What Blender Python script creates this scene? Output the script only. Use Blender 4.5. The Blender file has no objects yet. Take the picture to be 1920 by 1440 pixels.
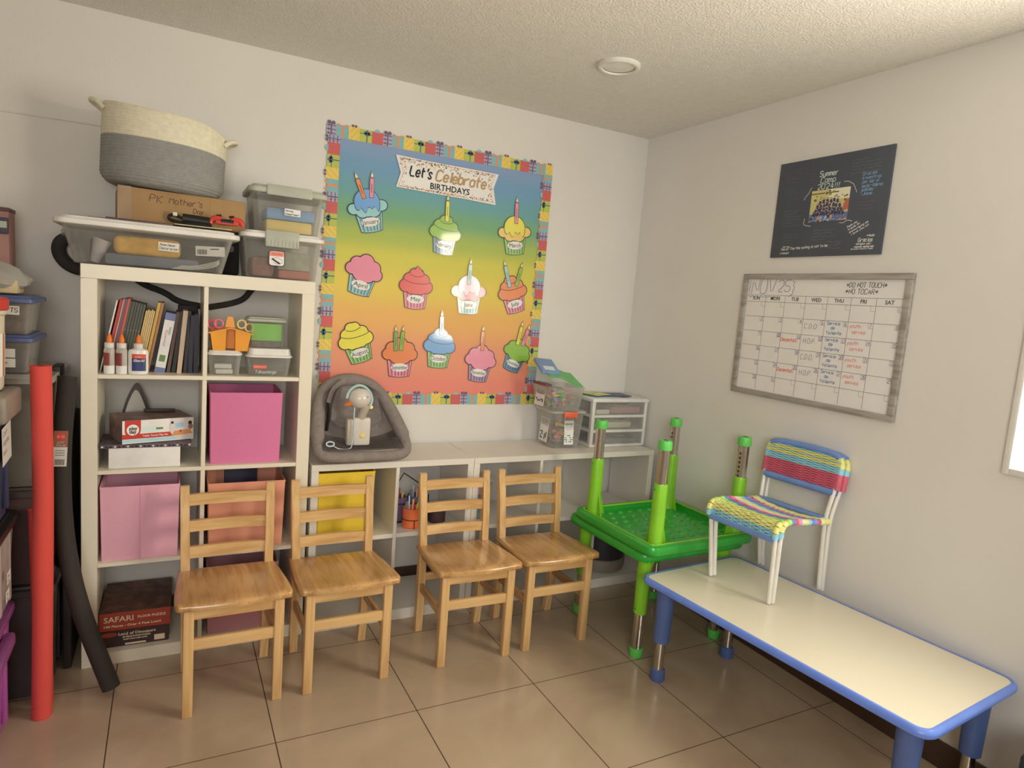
import bpy, bmesh, math, random
from mathutils import Matrix, Vector
random.seed(7)
S = bpy.context.scene
PI = math.pi
COL = S.collection

# ---------------------------------------------------------------- camera
cam_data = bpy.data.cameras.new('camera')
cam = bpy.data.objects.new('camera', cam_data)
COL.objects.link(cam)
cam_data.sensor_width = 36.0
cam_data.lens = 1228.7 / 1920 * 36.0
cam_data.clip_start = 0.02
YAW, PITCH, ROLL = -0.4871, -0.1209, -0.0774
Rm = Matrix.Rotation(YAW, 3, 'Z') @ Matrix.Rotation(PITCH, 3, 'X') @ Matrix.Rotation(ROLL, 3, 'Y')
right, fwd, up = Rm.col[0], Rm.col[1], Rm.col[2]
cm = Matrix(((right[0], up[0], -fwd[0]), (right[1], up[1], -fwd[1]), (right[2], up[2], -fwd[2])))
cam.matrix_world = Matrix.Translation((-2.3663, -3.0627, 1.4634)) @ cm.to_4x4()
S.camera = cam

# ---------------------------------------------------------------- light and exposure
S.view_settings.view_transform = 'Standard'
S.view_settings.look = 'None'
S.view_settings.exposure = 0.0
S.view_settings.gamma = 1.0
S.view_settings.use_curve_mapping = False
W = bpy.data.worlds.new('sky')
S.world = W
W.use_nodes = True
bg = W.node_tree.nodes['Background']
bg.inputs[0].default_value = (1.0, 0.95, 0.86, 1)
bg.inputs[1].default_value = 2.0

def area(name, loc, aim, sx, sy, power, col, spread=PI):
    d = bpy.data.lights.new(name, 'AREA')
    d.shape = 'RECTANGLE'; d.size = sx; d.size_y = sy
    d.energy = power; d.color = col; d.spread = spread
    o = bpy.data.objects.new(name, d); COL.objects.link(o)
    o.location = loc
    o.rotation_euler = (Vector(aim) - Vector(loc)).to_track_quat('-Z', 'Y').to_euler()
    return o
# daylight through the window in the right wall; unseen fill light added behind the camera
area('window_daylight', (0.16, -2.52, 1.58), (-1.6, -1.6, 1.62), 1.0, 1.0, 57, (1.0, 0.90, 0.70))
area('rear_fill_light', (-2.65, -4.36, 1.66), (0.0, -0.7, 1.1), 1.3, 1.0, 19.5, (0.99, 0.975, 0.93), math.radians(110))

# ---------------------------------------------------------------- colours and materials
def s2l(c):
    c = c / 255.0
    return c / 12.92 if c <= 0.04045 else ((c + 0.055) / 1.055) ** 2.4
def RGB(r, g, b):
    return (s2l(r), s2l(g), s2l(b))
def under(ref, refl=0.8):
    rl = [s2l(v) for v in ref]
    def f(r, g, b):
        return tuple(min(0.88, max(0.004, s2l(v) / rl[i] * refl)) for i, v in enumerate((r, g, b)))
    return f
LP = under((208, 198, 184))     # colours on the back wall, seen beside its white paint
LL = under((194, 180, 164))     # colours in and around the tall shelf, seen beside its white front
LX = under((176, 163, 147))     # the dim pile at the far left
LM = under((200, 190, 172))     # around the low unit and the wooden chairs
LR = under((196, 188, 174))     # right side of the room

MATS = {}
def mat(name, col, rough=0.5, metal=0.0, var=0.06, scale=14.0, bump=0.0, bscale=200.0, coat=0.0, spec=0.5, emit=None, sheen=0.0):
    if name in MATS: return MATS[name]
    m = bpy.data.materials.new(name); m.use_nodes = True
    nt = m.node_tree; N = nt.nodes; L = nt.links
    p = N['Principled BSDF']
    p.inputs['Roughness'].default_value = rough
    p.inputs['Metallic'].default_value = metal
    p.inputs['Specular IOR Level'].default_value = spec
    p.inputs['Coat Weight'].default_value = coat
    p.inputs['Coat Roughness'].default_value = 0.06
    p.inputs['Sheen Weight'].default_value = sheen
    tc = N.new('ShaderNodeTexCoord')
    nz = N.new('ShaderNodeTexNoise'); nz.inputs['Scale'].default_value = scale; nz.inputs['Detail'].default_value = 3
    L.new(tc.outputs['Object'], nz.inputs['Vector'])
    mr = N.new('ShaderNodeMapRange')
    mr.inputs[1].default_value = 0.3; mr.inputs[2].default_value = 0.7
    mr.inputs[3].default_value = 1 - var; mr.inputs[4].default_value = 1 + var
    L.new(nz.outputs[0], mr.inputs[0])
    mx = N.new('ShaderNodeVectorMath'); mx.operation = 'SCALE'
    mx.inputs[0].default_value = col
    L.new(mr.outputs[0], mx.inputs['Scale'])
    L.new(mx.outputs[0], p.inputs['Base Color'])
    if bump:
        n2 = N.new('ShaderNodeTexNoise'); n2.inputs['Scale'].default_value = bscale; n2.inputs['Detail'].default_value = 2
        L.new(tc.outputs['Object'], n2.inputs['Vector'])
        b = N.new('ShaderNodeBump'); b.inputs['Strength'].default_value = bump; b.inputs['Distance'].default_value = 0.004
        L.new(n2.outputs[0], b.inputs['Height']); L.new(b.outputs[0], p.inputs['Normal'])
    MATS[name] = m
    return m

def clear(name, tint=(0.93, 0.94, 0.93), body=(0.75, 0.76, 0.74), haze=0.18, rough=0.12):
    """thin see-through plastic: mostly transmitted, a little milky, glossy at grazing angles"""
    if name in MATS: return MATS[name]
    m = bpy.data.materials.new(name); m.use_nodes = True
    nt = m.node_tree; N = nt.nodes; L = nt.links
    p = N['Principled BSDF']
    p.inputs['Base Color'].default_value = (*body, 1); p.inputs['Roughness'].default_value = rough
    tr = N.new('ShaderNodeBsdfTransparent'); tr.inputs[0].default_value = (*tint, 1)
    lw = N.new('ShaderNodeLayerWeight'); lw.inputs[0].default_value = 0.35
    tc = N.new('ShaderNodeTexCoord'); nz = N.new('ShaderNodeTexNoise'); nz.inputs['Scale'].default_value = 9
    L.new(tc.outputs['Object'], nz.inputs['Vector'])
    mr = N.new('ShaderNodeMapRange'); mr.inputs[1].default_value = 0.3; mr.inputs[2].default_value = 0.7
    mr.inputs[3].default_value = haze * 0.75; mr.inputs[4].default_value = haze * 1.25
    L.new(nz.outputs[0], mr.inputs[0])
    ad = N.new('ShaderNodeMath'); ad.operation = 'MULTIPLY_ADD'; ad.inputs[1].default_value = 0.5
    L.new(lw.outputs['Facing'], ad.inputs[0]); L.new(mr.outputs[0], ad.inputs[2])
    ms = N.new('ShaderNodeMixShader')
    L.new(ad.outputs[0], ms.inputs[0]); L.new(tr.outputs[0], ms.inputs[1]); L.new(p.outputs[0], ms.inputs[2])
    L.new(ms.outputs[0], N['Material Output'].inputs[0])
    MATS[name] = m
    return m

def wood(name, c1, c2, axis='X', rough=0.32, plank=0.0):
    if name in MATS: return MATS[name]
    m = bpy.data.materials.new(name); m.use_nodes = True
    nt = m.node_tree; N = nt.nodes; L = nt.links
    p = N['Principled BSDF']; p.inputs['Roughness'].default_value = rough
    p.inputs['Coat Weight'].default_value = 0.35; p.inputs['Coat Roughness'].default_value = 0.15
    tc = N.new('ShaderNodeTexCoord'); mp = N.new('ShaderNodeMapping')
    k = {'X': (1.2, 14, 14), 'Y': (14, 1.2, 14), 'Z': (14, 14, 1.2)}[axis]
    mp.inputs['Scale'].default_value = k
    L.new(tc.outputs['Object'], mp.inputs['Vector'])
    nz = N.new('ShaderNodeTexNoise'); nz.inputs['Scale'].default_value = 3.2; nz.inputs['Detail'].default_value = 6; nz.inputs['Distortion'].default_value = 0.6
    L.new(mp.outputs[0], nz.inputs['Vector'])
    cr = N.new('ShaderNodeValToRGB')
    cr.color_ramp.elements[0].position = 0.36; cr.color_ramp.elements[0].color = (*c2, 1)
    cr.color_ramp.elements[1].position = 0.62; cr.color_ramp.elements[1].color = (*c1, 1)
    L.new(nz.outputs[0], cr.inputs[0]); out = cr.outputs[0]
    if plank:           # glued-up boards: each strip a little lighter or darker
        sx = N.new('ShaderNodeSeparateXYZ'); L.new(tc.outputs['Object'], sx.inputs[0])
        dv = N.new('ShaderNodeMath'); dv.operation = 'DIVIDE'; dv.inputs[1].default_value = plank; L.new(sx.outputs[0], dv.inputs[0])
        fl = N.new('ShaderNodeMath'); fl.operation = 'FLOOR'; L.new(dv.outputs[0], fl.inputs[0])
        wn = N.new('ShaderNodeTexWhiteNoise'); wn.noise_dimensions = '1D'; L.new(fl.outputs[0], wn.inputs['W'])
        mr = N.new('ShaderNodeMapRange'); mr.inputs[3].default_value = 0.84; mr.inputs[4].default_value = 1.1; L.new(wn.outputs[0], mr.inputs[0])
        sc = N.new('ShaderNodeVectorMath'); sc.operation = 'SCALE'; L.new(out, sc.inputs[0]); L.new(mr.outputs[0], sc.inputs['Scale']); out = sc.outputs[0]
    L.new(out, p.inputs['Base Color'])
    MATS[name] = m
    return m

# ---------------------------------------------------------------- mesh building
class MB:
    """collects shapes and links them as one mesh object"""
    def __init__(s): s.v = []; s.f = []; s.m = []; s.mats = []
    def mi(s, m):
        if m not in s.mats: s.mats.append(m)
        return s.mats.index(m)
    def add(s, vs, fs, m, M=None):
        o = len(s.v); k = s.mi(m)
        for v in vs:
            v = Vector(v)
            s.v.append(tuple(M @ v) if M is not None else tuple(v))
        for f in fs:
            s.f.append([i + o for i in f]); s.m.append(k)
        return s
    def box(s, lo, hi, m, bev=0.0, seg=2, M=None):
        if bev <= 0:
            x0, y0, z0 = lo; x1, y1, z1 = hi
            vs = [(x0,y0,z0),(x1,y0,z0),(x1,y1,z0),(x0,y1,z0),(x0,y0,z1),(x1,y0,z1),(x1,y1,z1),(x0,y1,z1)]
            return s.add(vs, [(3,2,1,0),(4,5,6,7),(0,1,5,4),(1,2,6,5),(2,3,7,6),(3,0,4,7)], m, M)
        bm = bmesh.new(); bmesh.ops.create_cube(bm, size=1.0)
        for v in bm.verts:
            for i in range(3): v.co[i] = lo[i] + (v.co[i] + 0.5) * (hi[i] - lo[i])
        bmesh.ops.bevel(bm, geom=bm.edges[:], offset=bev, segments=seg, affect='EDGES', profile=0.5)
        bm.verts.index_update()
        s.add([v.co.copy() for v in bm.verts], [[v.index for v in f.verts] for f in bm.faces], m, M)
        bm.free(); return s
    def loft(s, rings, m, cap0=True, cap1=True, M=None, closed=False):
        n = len(rings[0]); vs = [p for r in rings for p in r]; fs = []
        R = len(rings)
        for i in range(R if closed else R - 1):
            a = i * n; b = ((i + 1) % R) * n
            for j in range(n):
                k = (j + 1) % n
                fs.append((a + j, a + k, b + k, b + j))
        if not closed:
            if cap0: fs.append(tuple(range(n - 1, -1, -1)))
            if cap1: fs.append(tuple(range((R - 1) * n, R * n)))
        return s.add(vs, fs, m, M)
    def tube(s, pts, r, m, n=10, closed=False, caps=True, M=None, flat=1.0):
        pts = [Vector(p) for p in pts]; N = len(pts)
        rad = r if isinstance(r, (list, tuple)) else [r] * N
        rings = []; up = None
        for i in range(N):
            if closed: t = pts[(i + 1) % N] - pts[i - 1]
            else: t = pts[min(i + 1, N - 1)] - pts[max(i - 1, 0)]
            t.normalize()
            if up is None:
                up = Vector((0, 0, 1)) if abs(t.z) < 0.9 else Vector((0, 1, 0))
            u = (up - t * up.dot(t)).normalized(); w = t.cross(u); up = u
            rings.append([pts[i] + (u * math.cos(2*PI*j/n) * flat + w * math.sin(2*PI*j/n)) * rad[i] for j in range(n)])
        return s.loft(rings, m, caps, caps, M, closed)
    def cyl(s, p0, p1, r0, r1, m, n=20, M=None):
        return s.tube([p0, p1], [r0, r1], m, n, False, True, M)
    def lathe(s, prof, m, n=28, M=None, sx=1.0, sy=1.0, cap0=True, cap1=True, c=(0, 0)):
        rings = [[(c[0] + r*sx*math.cos(2*PI*j/n), c[1] + r*sy*math.sin(2*PI*j/n), z) for j in range(n)] for r, z in prof]
        return s.loft(rings, m, cap0, cap1, M)
    def ball(s, c, r, m, n=16, M=None, sc=(1, 1, 1)):
        k = n // 2
        rings = []
        for i in range(1, k):
            a = PI * i / k
            rings.append([(c[0] + r*sc[0]*math.sin(a)*math.cos(2*PI*j/n), c[1] + r*sc[1]*math.sin(a)*math.sin(2*PI*j/n), c[2] - r*sc[2]*math.cos(a)) for j in range(n)])
        return s.loft(rings, m, True, True, M)
    def prism(s, poly, d, m, M=None):
        """polygon in local xy, from z=0 to z=d"""
        n = len(poly)
        if sum(poly[i][0]*poly[(i+1) % n][1] - poly[(i+1) % n][0]*poly[i][1] for i in range(n)) < 0: poly = poly[::-1]
        vs = [(x, y, 0) for x, y in poly] + [(x, y, d) for x, y in poly]
        fs = [tuple(range(n - 1, -1, -1)), tuple(range(n, 2 * n))] + [(i, (i + 1) % n, n + (i + 1) % n, n + i) for i in range(n)]
        return s.add(vs, fs, m, M)
    def flat(s, poly, m, M=None):
        n = len(poly)
        if sum(poly[i][0]*poly[(i+1) % n][1] - poly[(i+1) % n][0]*poly[i][1] for i in range(n)) < 0: poly = poly[::-1]
        return s.add([(x, y, 0) for x, y in poly], [tuple(range(n))], m, M)
    def rect(s, x0, y0, x1, y1, m, M=None):
        return s.flat([(x0, y0), (x1, y0), (x1, y1), (x0, y1)], m, M)
    def stroke(s, pts, w, m, M=None, dz=0.0):
        """flat ribbon along a line in local xy"""
        pts = [Vector((p[0], p[1])) for p in pts]
        L = []; R = []
        for i in range(len(pts)):
            t = pts[min(i + 1, len(pts) - 1)] - pts[max(i - 1, 0)]
            if t.length < 1e-9: t = Vector((1, 0))
            t.normalize(); nn = Vector((-t.y, t.x)) * w / 2
            L.append(pts[i] + nn); R.append(pts[i] - nn)
        vs = [(p.x, p.y, dz * i) for i, p in enumerate(L)] + [(p.x, p.y, dz * i) for i, p in enumerate(R)]; n = len(pts)
        return s.add(vs, [(n + i, n + i + 1, i + 1, i) for i in range(n - 1)], m, M)
    def text(s, body, size, m, M=None, bold=0.0, shear=0.0, ax='CENTER', width=None):
        vs, fs = text_mesh(body, size, bold, shear, ax)
        if width and vs:
            w = max(v[0] for v in vs) - min(v[0] for v in vs)
            k = width / w if w > 1e-6 else 1
            vs = [(v[0] * k, v[1], v[2]) for v in vs]
        return s.add(vs, fs, m, M)
    def hand(s, body, h, w, m, M=None, ax='LEFT', jit=0.05, shear=0.12, sp=1.0, width=None):
        """handwriting: h = capital height, w = pen width"""
        k = h / 6.0; x = 0; segs = []
        for ch in body:
            if ch == ' ': x += 3.2 * sp; continue
            g = GLYPH.get(ch) or GLYPH.get(ch.lower())
            if not g: x += 3; continue
            mxx = 0; dy = random.uniform(-1, 1) * jit * 6
            for st in g:
                pp = [(x + a + b * shear + random.uniform(-1, 1) * jit * 3, b + dy) for a, b in st]
                mxx = max(mxx, max(a for a, b in st))
                segs.append(smooth(pp, 1) if len(pp) > 2 else pp)
            x += mxx + 1.5 * sp
        off = {'LEFT': 0, 'CENTER': -x / 2, 'RIGHT': -x}[ax]
        kx = width / max(.1, x - 1.5 * sp) if width else k
        for sg in segs: s.stroke([((a + off) * kx, b * k) for a, b in sg], w, m, M, 1.2e-5)
        return s
    def obj(s, name, parent=None, smooth_angle=38, base=None):
        """link as one object; base (or the parent thing's origin) is taken off when the shapes are in room coordinates"""
        me = bpy.data.meshes.new(name)
        vv = s.v
        if base is not None: vv = [(a - base[0], b - base[1], c - base[2]) for a, b, c in vv]
        me.from_pydata(vv, [], s.f)
        for m in s.mats: me.materials.append(m)
        me.polygons.foreach_set('material_index', s.m)
        me.shade_smooth()
        me.set_sharp_from_angle(angle=math.radians(smooth_angle))
        me.update()
        o = bpy.data.objects.new(name, me); COL.objects.link(o)
        if base is not None and parent is None: o.location = base
        if parent is not None: o.parent = parent
        return o

def smooth(p, it=1, closed=False):
    for _ in range(it):
        q = [] if closed else [p[0]]
        n = len(p)
        for i in range(n if closed else n - 1):
            a = p[i]; b = p[(i + 1) % n]
            q.append(tuple(a[k] * .75 + b[k] * .25 for k in range(len(a)))); q.append(tuple(a[k] * .25 + b[k] * .75 for k in range(len(a))))
        if not closed: q.append(p[-1])
        p = q
    return p

_TXT = {}
def text_mesh(body, size, bold, shear, ax):
    key = (body, size, bold, shear, ax)
    if key in _TXT: return _TXT[key]
    cu = bpy.data.curves.new('lettering_curve', 'FONT')
    cu.body = body; cu.size = size; cu.align_x = ax; cu.align_y = 'CENTER'
    cu.offset = bold; cu.shear = shear; cu.resolution_u = 2
    ob = bpy.data.objects.new('lettering_tmp', cu); COL.objects.link(ob)
    dg = bpy.context.evaluated_depsgraph_get()
    me = bpy.data.meshes.new_from_object(ob.evaluated_get(dg))
    vs = [tuple(v.co) for v in me.vertices]; fs = [tuple(p.vertices) for p in me.polygons]
    bpy.data.objects.remove(ob); bpy.data.meshes.remove(me); bpy.data.curves.remove(cu)
    _TXT[key] = (vs, fs)
    return vs, fs

_G = {'A':'002640 1232','B':'00063645443303 33424130 3000','C':'4536160501103041','D':'00062644422000','E':'46060040 0333','F':'460600 0333','G':'45361605011030414323','H':'0006 4046 0343','I':'2026','J':'4641301001','K':'0006 460340','L':'060040','M':'0006234640','N':'00064046','O':'160501103041453616','P':'00063645443303','Q':'160501103041453616 2240','R':'00063645443303 2340','S':'453616050413334241301001','T':'0646 2620','U':'060110304146','V':'062046','W':'0610233046','X':'0046 0640','Y':'062346 2320','Z':'06460040',
'a':'3324140301102031 3430','b':'0600 0314243331201001','c':'3324140301102031','d':'3630 3324140301102031','e':'02323324140301102031','f':'36261510 0434','g':'3324140301102031 34372808','h':'0600 03243330','i':'1410 1516','j':'24271808 2526','k':'0600 340230','l':'1610','m':'0400 03142320 23344340','n':'0400 03243330','o':'140301102031332414','p':'0408 0314243331201001','q':'3438 3324140301102031','r':'0400 032434','s':'3324140331201001','t':'161120 0434','u':'0401102031 3430','v':'041034','w':'0410233044','x':'0430 0034','y':'0420 3408','z':'04340030',
'0':'160501103041453616','1':'152620 1030','2':'05163645430040','3':'064623334241301001','4':'30360242','5':'460603334241301001','6':'36160501103041423303','7':'064610','8':'13040516364544331302011030414233 3313','9':'431304051636454130','.':'1011','!':'1612 1011',"'":'1614',',':'1107','*':'0442 0244 2125','-':'0333','?':'05163645332220 2021','}':'061605132302110100','{':'361625330325123020',':':'1415 1112','|':'1016','"':'0604 2624'}
GLYPH = {}
for _k, _v in _G.items():
    GLYPH[_k] = [[(int(st[i]), {'7': -1, '8': -2}.get(st[i + 1], None) if st[i + 1] in '78' else int(st[i + 1])) for i in range(0, len(st), 2)] for st in _v.split(' ')]

# planes for writing: where the surface faces
def FRONT(x, y, z, rot=0.0): return Matrix(((1, 0, 0, x), (0, 0, -1, y), (0, 1, 0, z), (0, 0, 0, 1))) @ Matrix.Rotation(rot, 4, 'Z')
def LEFTW(x, y, z, rot=0.0): return Matrix(((0, 0, -1, x), (-1, 0, 0, y), (0, 1, 0, z), (0, 0, 0, 1))) @ Matrix.Rotation(rot, 4, 'Z')   # faces -x
def RIGHTW(x, y, z, rot=0.0): return Matrix(((0, 0, 1, x), (1, 0, 0, y), (0, 1, 0, z), (0, 0, 0, 1))) @ Matrix.Rotation(rot, 4, 'Z')  # faces +x
def TOP(x, y, z, rot=0.0): return Matrix.Translation((x, y, z)) @ Matrix.Rotation(rot, 4, 'Z')
def ROTZ(x, y, z, a): return Matrix.Translation((x, y, z)) @ Matrix.Rotation(a, 4, 'Z')
def T(x, y, z): return Matrix.Translation((x, y, z))

def rrect(w, d, r, n=5):
    """rounded rectangle outline centred on 0"""
    r = min(r, w / 2 - 1e-4, d / 2 - 1e-4); out = []
    for cx, cy, a0 in ((w/2 - r, d/2 - r, 0), (-w/2 + r, d/2 - r, PI/2), (-w/2 + r, -d/2 + r, PI), (w/2 - r, -d/2 + r, 1.5*PI)):
        for i in range(n + 1):
            a = a0 + PI / 2 * i / n
            out.append((cx + r * math.cos(a), cy + r * math.sin(a)))
    return out
def ring(w, d, r, z, n=5, dx=0, dy=0): return [(x + dx, y + dy, z) for x, y in rrect(w, d, r, n)]

# ---------------------------------------------------------------- scene objects
def tag(o, label, cat, group=None, kind=None):
    o['label'] = label; o['category'] = cat
    if group: o['group'] = group
    if kind: o['kind'] = kind
    return o
def thing(name, label, cat, loc=(0, 0, 0), rz=0.0, group=None):
    o = bpy.data.objects.new(name, None); COL.objects.link(o)
    o.empty_display_size = 0.05
    o.location = loc; o.rotation_euler = (0, 0, rz)
    return tag(o, label, cat, group)
def struct(o):
    o['kind'] = 'structure'; return o
def dup(root, loc, rz, label, group=None):
    r = root.copy(); COL.objects.link(r); r.location = loc; r.rotation_euler = (0, 0, rz); r['label'] = label
    if group: r['group'] = group
    for ch in list(root.children):
        c = ch.copy(); COL.objects.link(c); c.parent = r
        for g in list(ch.children):
            d = g.copy(); COL.objects.link(d); d.parent = c
    return r

M_white = mat('white_laminate', (0.86, 0.81, 0.68), 0.35, var=0.02, scale=6)
M_white2 = mat('plain_white_laminate', (0.83, 0.80, 0.74), 0.35, var=0.02, scale=6)
M_dark = mat('black_plastic', (0.012, 0.011, 0.010), 0.45)
M_ink = mat('black_ink', (0.015, 0.014, 0.016), 0.6)
M_paper = mat('white_paper', (0.78, 0.77, 0.74), 0.7, var=0.03)
# ================================================================ the room
XL, YF, HC = -3.4, -4.3, 2.436
def floor_mat():
    m = bpy.data.materials.new('floor_tile'); m.use_nodes = True
    nt = m.node_tree; N = nt.nodes; L = nt.links; p = N['Principled BSDF']
    tc = N.new('ShaderNodeTexCoord')
    sx = N.new('ShaderNodeSeparateXYZ'); L.new(tc.outputs['Object'], sx.inputs[0])
    def joint(out, off, pitch, w):
        a = N.new('ShaderNodeMath'); a.operation = 'SUBTRACT'; a.inputs[1].default_value = off; L.new(out, a.inputs[0])
        b = N.new('ShaderNodeMath'); b.operation = 'PINGPONG'; b.inputs[1].default_value = pitch / 2; L.new(a.outputs[0], b.inputs[0])
        c = N.new('ShaderNodeMath'); c.operation = 'LESS_THAN'; c.inputs[1].default_value = w / 2; L.new(b.outputs[0], c.inputs[0])
        return c.outputs[0]
    j1 = joint(sx.outputs[0], -2.5234, 0.4792, 0.0036); j2 = joint(sx.outputs[1], -1.018, 0.527, 0.0032)
    mxj = N.new('ShaderNodeMath'); mxj.operation = 'MAXIMUM'; L.new(j1, mxj.inputs[0]); L.new(j2, mxj.inputs[1])
    n1 = N.new('ShaderNodeTexNoise'); n1.inputs['Scale'].default_value = 2.2; n1.inputs['Detail'].default_value = 7; n1.inputs['Distortion'].default_value = 1.4
    L.new(tc.outputs['Object'], n1.inputs['Vector'])
    cr = N.new('ShaderNodeValToRGB')
    cr.color_ramp.elements[0].position = 0.3; cr.color_ramp.elements[0].color = (*RGB(176, 155, 132), 1)
    cr.color_ramp.elements[1].position = 0.72; cr.color_ramp.elements[1].color = (*RGB(194, 175, 152), 1)
    L.new(n1.outputs[0], cr.inputs[0])
    mx = N.new('ShaderNodeMixRGB'); mx.inputs[2].default_value = (*RGB(70, 52, 38), 1)
    L.new(mxj.outputs[0], mx.inputs[0]); L.new(cr.outputs[0], mx.inputs[1]); L.new(mx.outputs[0], p.inputs['Base Color'])
    p.inputs['Roughness'].default_value = 0.2; p.inputs['Specular IOR Level'].default_value = 0.5
    n2 = N.new('ShaderNodeTexNoise'); n2.inputs['Scale'].default_value = 3; L.new(tc.outputs['Object'], n2.inputs['Vector'])
    mr = N.new('ShaderNodeMapRange'); mr.inputs[3].default_value = 0.12; mr.inputs[4].default_value = 0.26; L.new(n2.outputs[0], mr.inputs[0])
    ad = N.new('ShaderNodeMath'); ad.operation = 'MAXIMUM'; L.new(mr.outputs[0], ad.inputs[0])
    sc = N.new('ShaderNodeMath'); sc.operation = 'MULTIPLY'; sc.inputs[1].default_value = 0.7; L.new(mxj.outputs[0], sc.inputs[0]); L.new(sc.outputs[0], ad.inputs[1])
    L.new(ad.outputs[0], p.inputs['Roughness'])
    return m
M_wall = mat('white_wall_paint', (0.80, 0.785, 0.755), 0.75, var=0.02, scale=2.5, bump=0.12, bscale=90)
M_ceil = mat('textured_ceiling_paint', (0.80, 0.785, 0.755), 0.9, var=0.03, scale=40, bump=0.9, bscale=130)
M_base = mat('dark_brown_skirting', RGB(74, 56, 44), 0.3)
M_frame = mat('white_window_frame', (0.82, 0.82, 0.80), 0.35)
M_glass = clear('window_glass', (1, 1, 1), (0.9, 0.9, 0.9), 0.03, 0.05)

b = MB(); b.box((XL - .12, YF - .12, -.1), (.12, .12, 0), floor_mat()); struct(b.obj('floor'))
b = MB(); b.box((XL - .12, YF - .12, HC), (.12, .12, HC + .1), M_ceil); struct(b.obj('ceiling'))
b = MB(); b.box((XL - .12, 0, 0), (.12, .12, HC), M_wall); struct(b.obj('wall_back'))
b = MB(); b.box((XL - .12, YF, 0), (XL, 0, HC), mat('low_bounce_wall', (.44, .38, .31), .8)); struct(b.obj('wall_left'))  # wall colour made darker to cut the bounce light on the left side
WY0, WY1, WZ0, WZ1 = -3.06, -1.985, 1.05, 2.12
b = MB()
b.box((0, YF, 0), (.12, WY0, HC), M_wall); b.box((0, WY1, 0), (.12, 0, HC), M_wall)
b.box((0, WY0, 0), (.12, WY1, WZ0), M_wall); b.box((0, WY0, WZ1), (.12, WY1, HC), M_wall)
struct(b.obj('wall_right'))
DX0, DX1, DZ0, DZ = -3.35, -1.95, 1.1, 2.25
b = MB()
b.box((XL, YF - .12, 0), (DX0, YF, HC), M_wall); b.box((DX1, YF - .12, 0), (0, YF, HC), M_wall); b.box((DX0, YF - .12, DZ), (DX1, YF, HC), M_wall); b.box((DX0, YF - .12, 0), (DX1, YF, DZ0), M_wall)
struct(b.obj('wall_front'))
# window in the right wall: frame, glass, sill
w = thing('window_1', 'bright white framed window in the right wall', 'window', (0.06, WY1, WZ0)); del w['category']; del w['label']; struct(w)
b = MB(); fw = .022; H = WZ1 - WZ0; Wd = WY0 - WY1
for lo, hi in (((-.075, -fw, 0), (.04, 0, H)), ((-.075, Wd, 0), (.04, Wd + fw, H)), ((-.075, Wd + fw, 0), (.04, -fw, fw)), ((-.075, Wd + fw, H - fw), (.04, -fw, H)), ((-.03, Wd / 2 - .02, fw), (.02, Wd / 2 + .02, H - fw))):
    b.box(lo, hi, M_frame, .004)
struct(b.obj('window_frame', w))
b = MB(); b.box((-.004, Wd + fw, fw), (.004, -fw, H - fw), M_glass); struct(b.obj('window_pane', w))
d = thing('added_fill_window', 'x', 'window', (DX0, YF, DZ0)); del d['category']; del d['label']; struct(d)  # unseen window added behind the camera for the fill light
b = MB(); DW = DX1 - DX0; DH = DZ - DZ0
for x in (0, DW / 2 - .02, DW - .04): b.box((x, -.08, 0), (x + .04, -.03, DH), M_frame)
for z in (0, DH - .04): b.box((.04, -.079, z), (DW - .04, -.031, z + .04), M_frame)
struct(b.obj('window_frame', d))
b = MB(); b.box((.04, -.06, .04), (DW - .04, -.052, DH - .04), M_glass); struct(b.obj('window_pane', d))
# skirting
b = MB(); b.box((XL, -.012, 0), (0, 0, .095), M_base, .002); struct(b.obj('baseboard_back'))
b = MB(); b.box((-.012, YF, 0), (0, -.012, .095), M_base, .002); struct(b.obj('baseboard_right'))
b = MB(); b.box((XL, YF, 0), (XL + .012, -.012, .095), M_base, .002); struct(b.obj('baseboard_left'))
# thin ledge line in the plaster on the left of the back wall
b = MB(); b.tube([(XL, -.001, 2.013), (-2.95, -.001, 2.014), (-2.55, -.001, 2.02)], .004, M_wall, 6); struct(b.obj('trim_1'))
# flush ceiling light, switched off
M_lampw = mat('white_lamp_plastic', (0.8, 0.79, 0.76), 0.4)
M_diff = mat('opal_diffuser', (0.82, 0.81, 0.78), 0.5)
t = thing('ceiling_light', 'round flush white ceiling light, switched off, above the poster wall', 'ceiling light', (-.795, -.793, HC))
b = MB(); b.lathe([(.085, 0), (.085, -.008), (.078, -.014), (.068, -.014), (.066, -.008)], M_lampw, 40, cap0=False, cap1=False); b.obj('trim_ring', t)
b = MB(); b.lathe([(.067, -.006), (.05, -.0085), (.02, -.0095), (.002, -.0098)], M_diff, 40); b.obj('diffuser', t)

# ================================================================ tall shelf and low units
SX, SY = -2.639, -.349          # left end and front of the tall shelf
BK = -.02
LZ = [.05, .4015, .753, 1.1045]  # top of each shelf level
def panel(parent, name, lo, hi, org, bev=.0015):
    b = MB(); b.box(lo, hi, M_white, bev, 1); return b.obj(name, parent, base=org) if False else _p(b, name, parent, org)
def _p(b, name, parent, org):
    b.v = [(x - org[0], y - org[1], z - org[2]) for x, y, z in b.v]
    return b.obj(name, parent)
org = (SX + .395, (SY + BK) / 2, 0)
sh = thing('cube_shelf', 'tall white open cube shelf, two columns by four rows, full of supplies', 'shelf', org)
panel(sh, 'side_panel', (SX, SY, 0), (SX + .05, BK, 1.44), org)
panel(sh, 'side_panel', (SX + .74, SY, 0), (SX + .79, BK, 1.44), org)
panel(sh, 'top_panel', (SX, SY, 1.44), (SX + .79, BK, 1.49), org)
panel(sh, 'bottom_panel', (SX + .05, SY, 0), (SX + .74, BK, .05), org)
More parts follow.
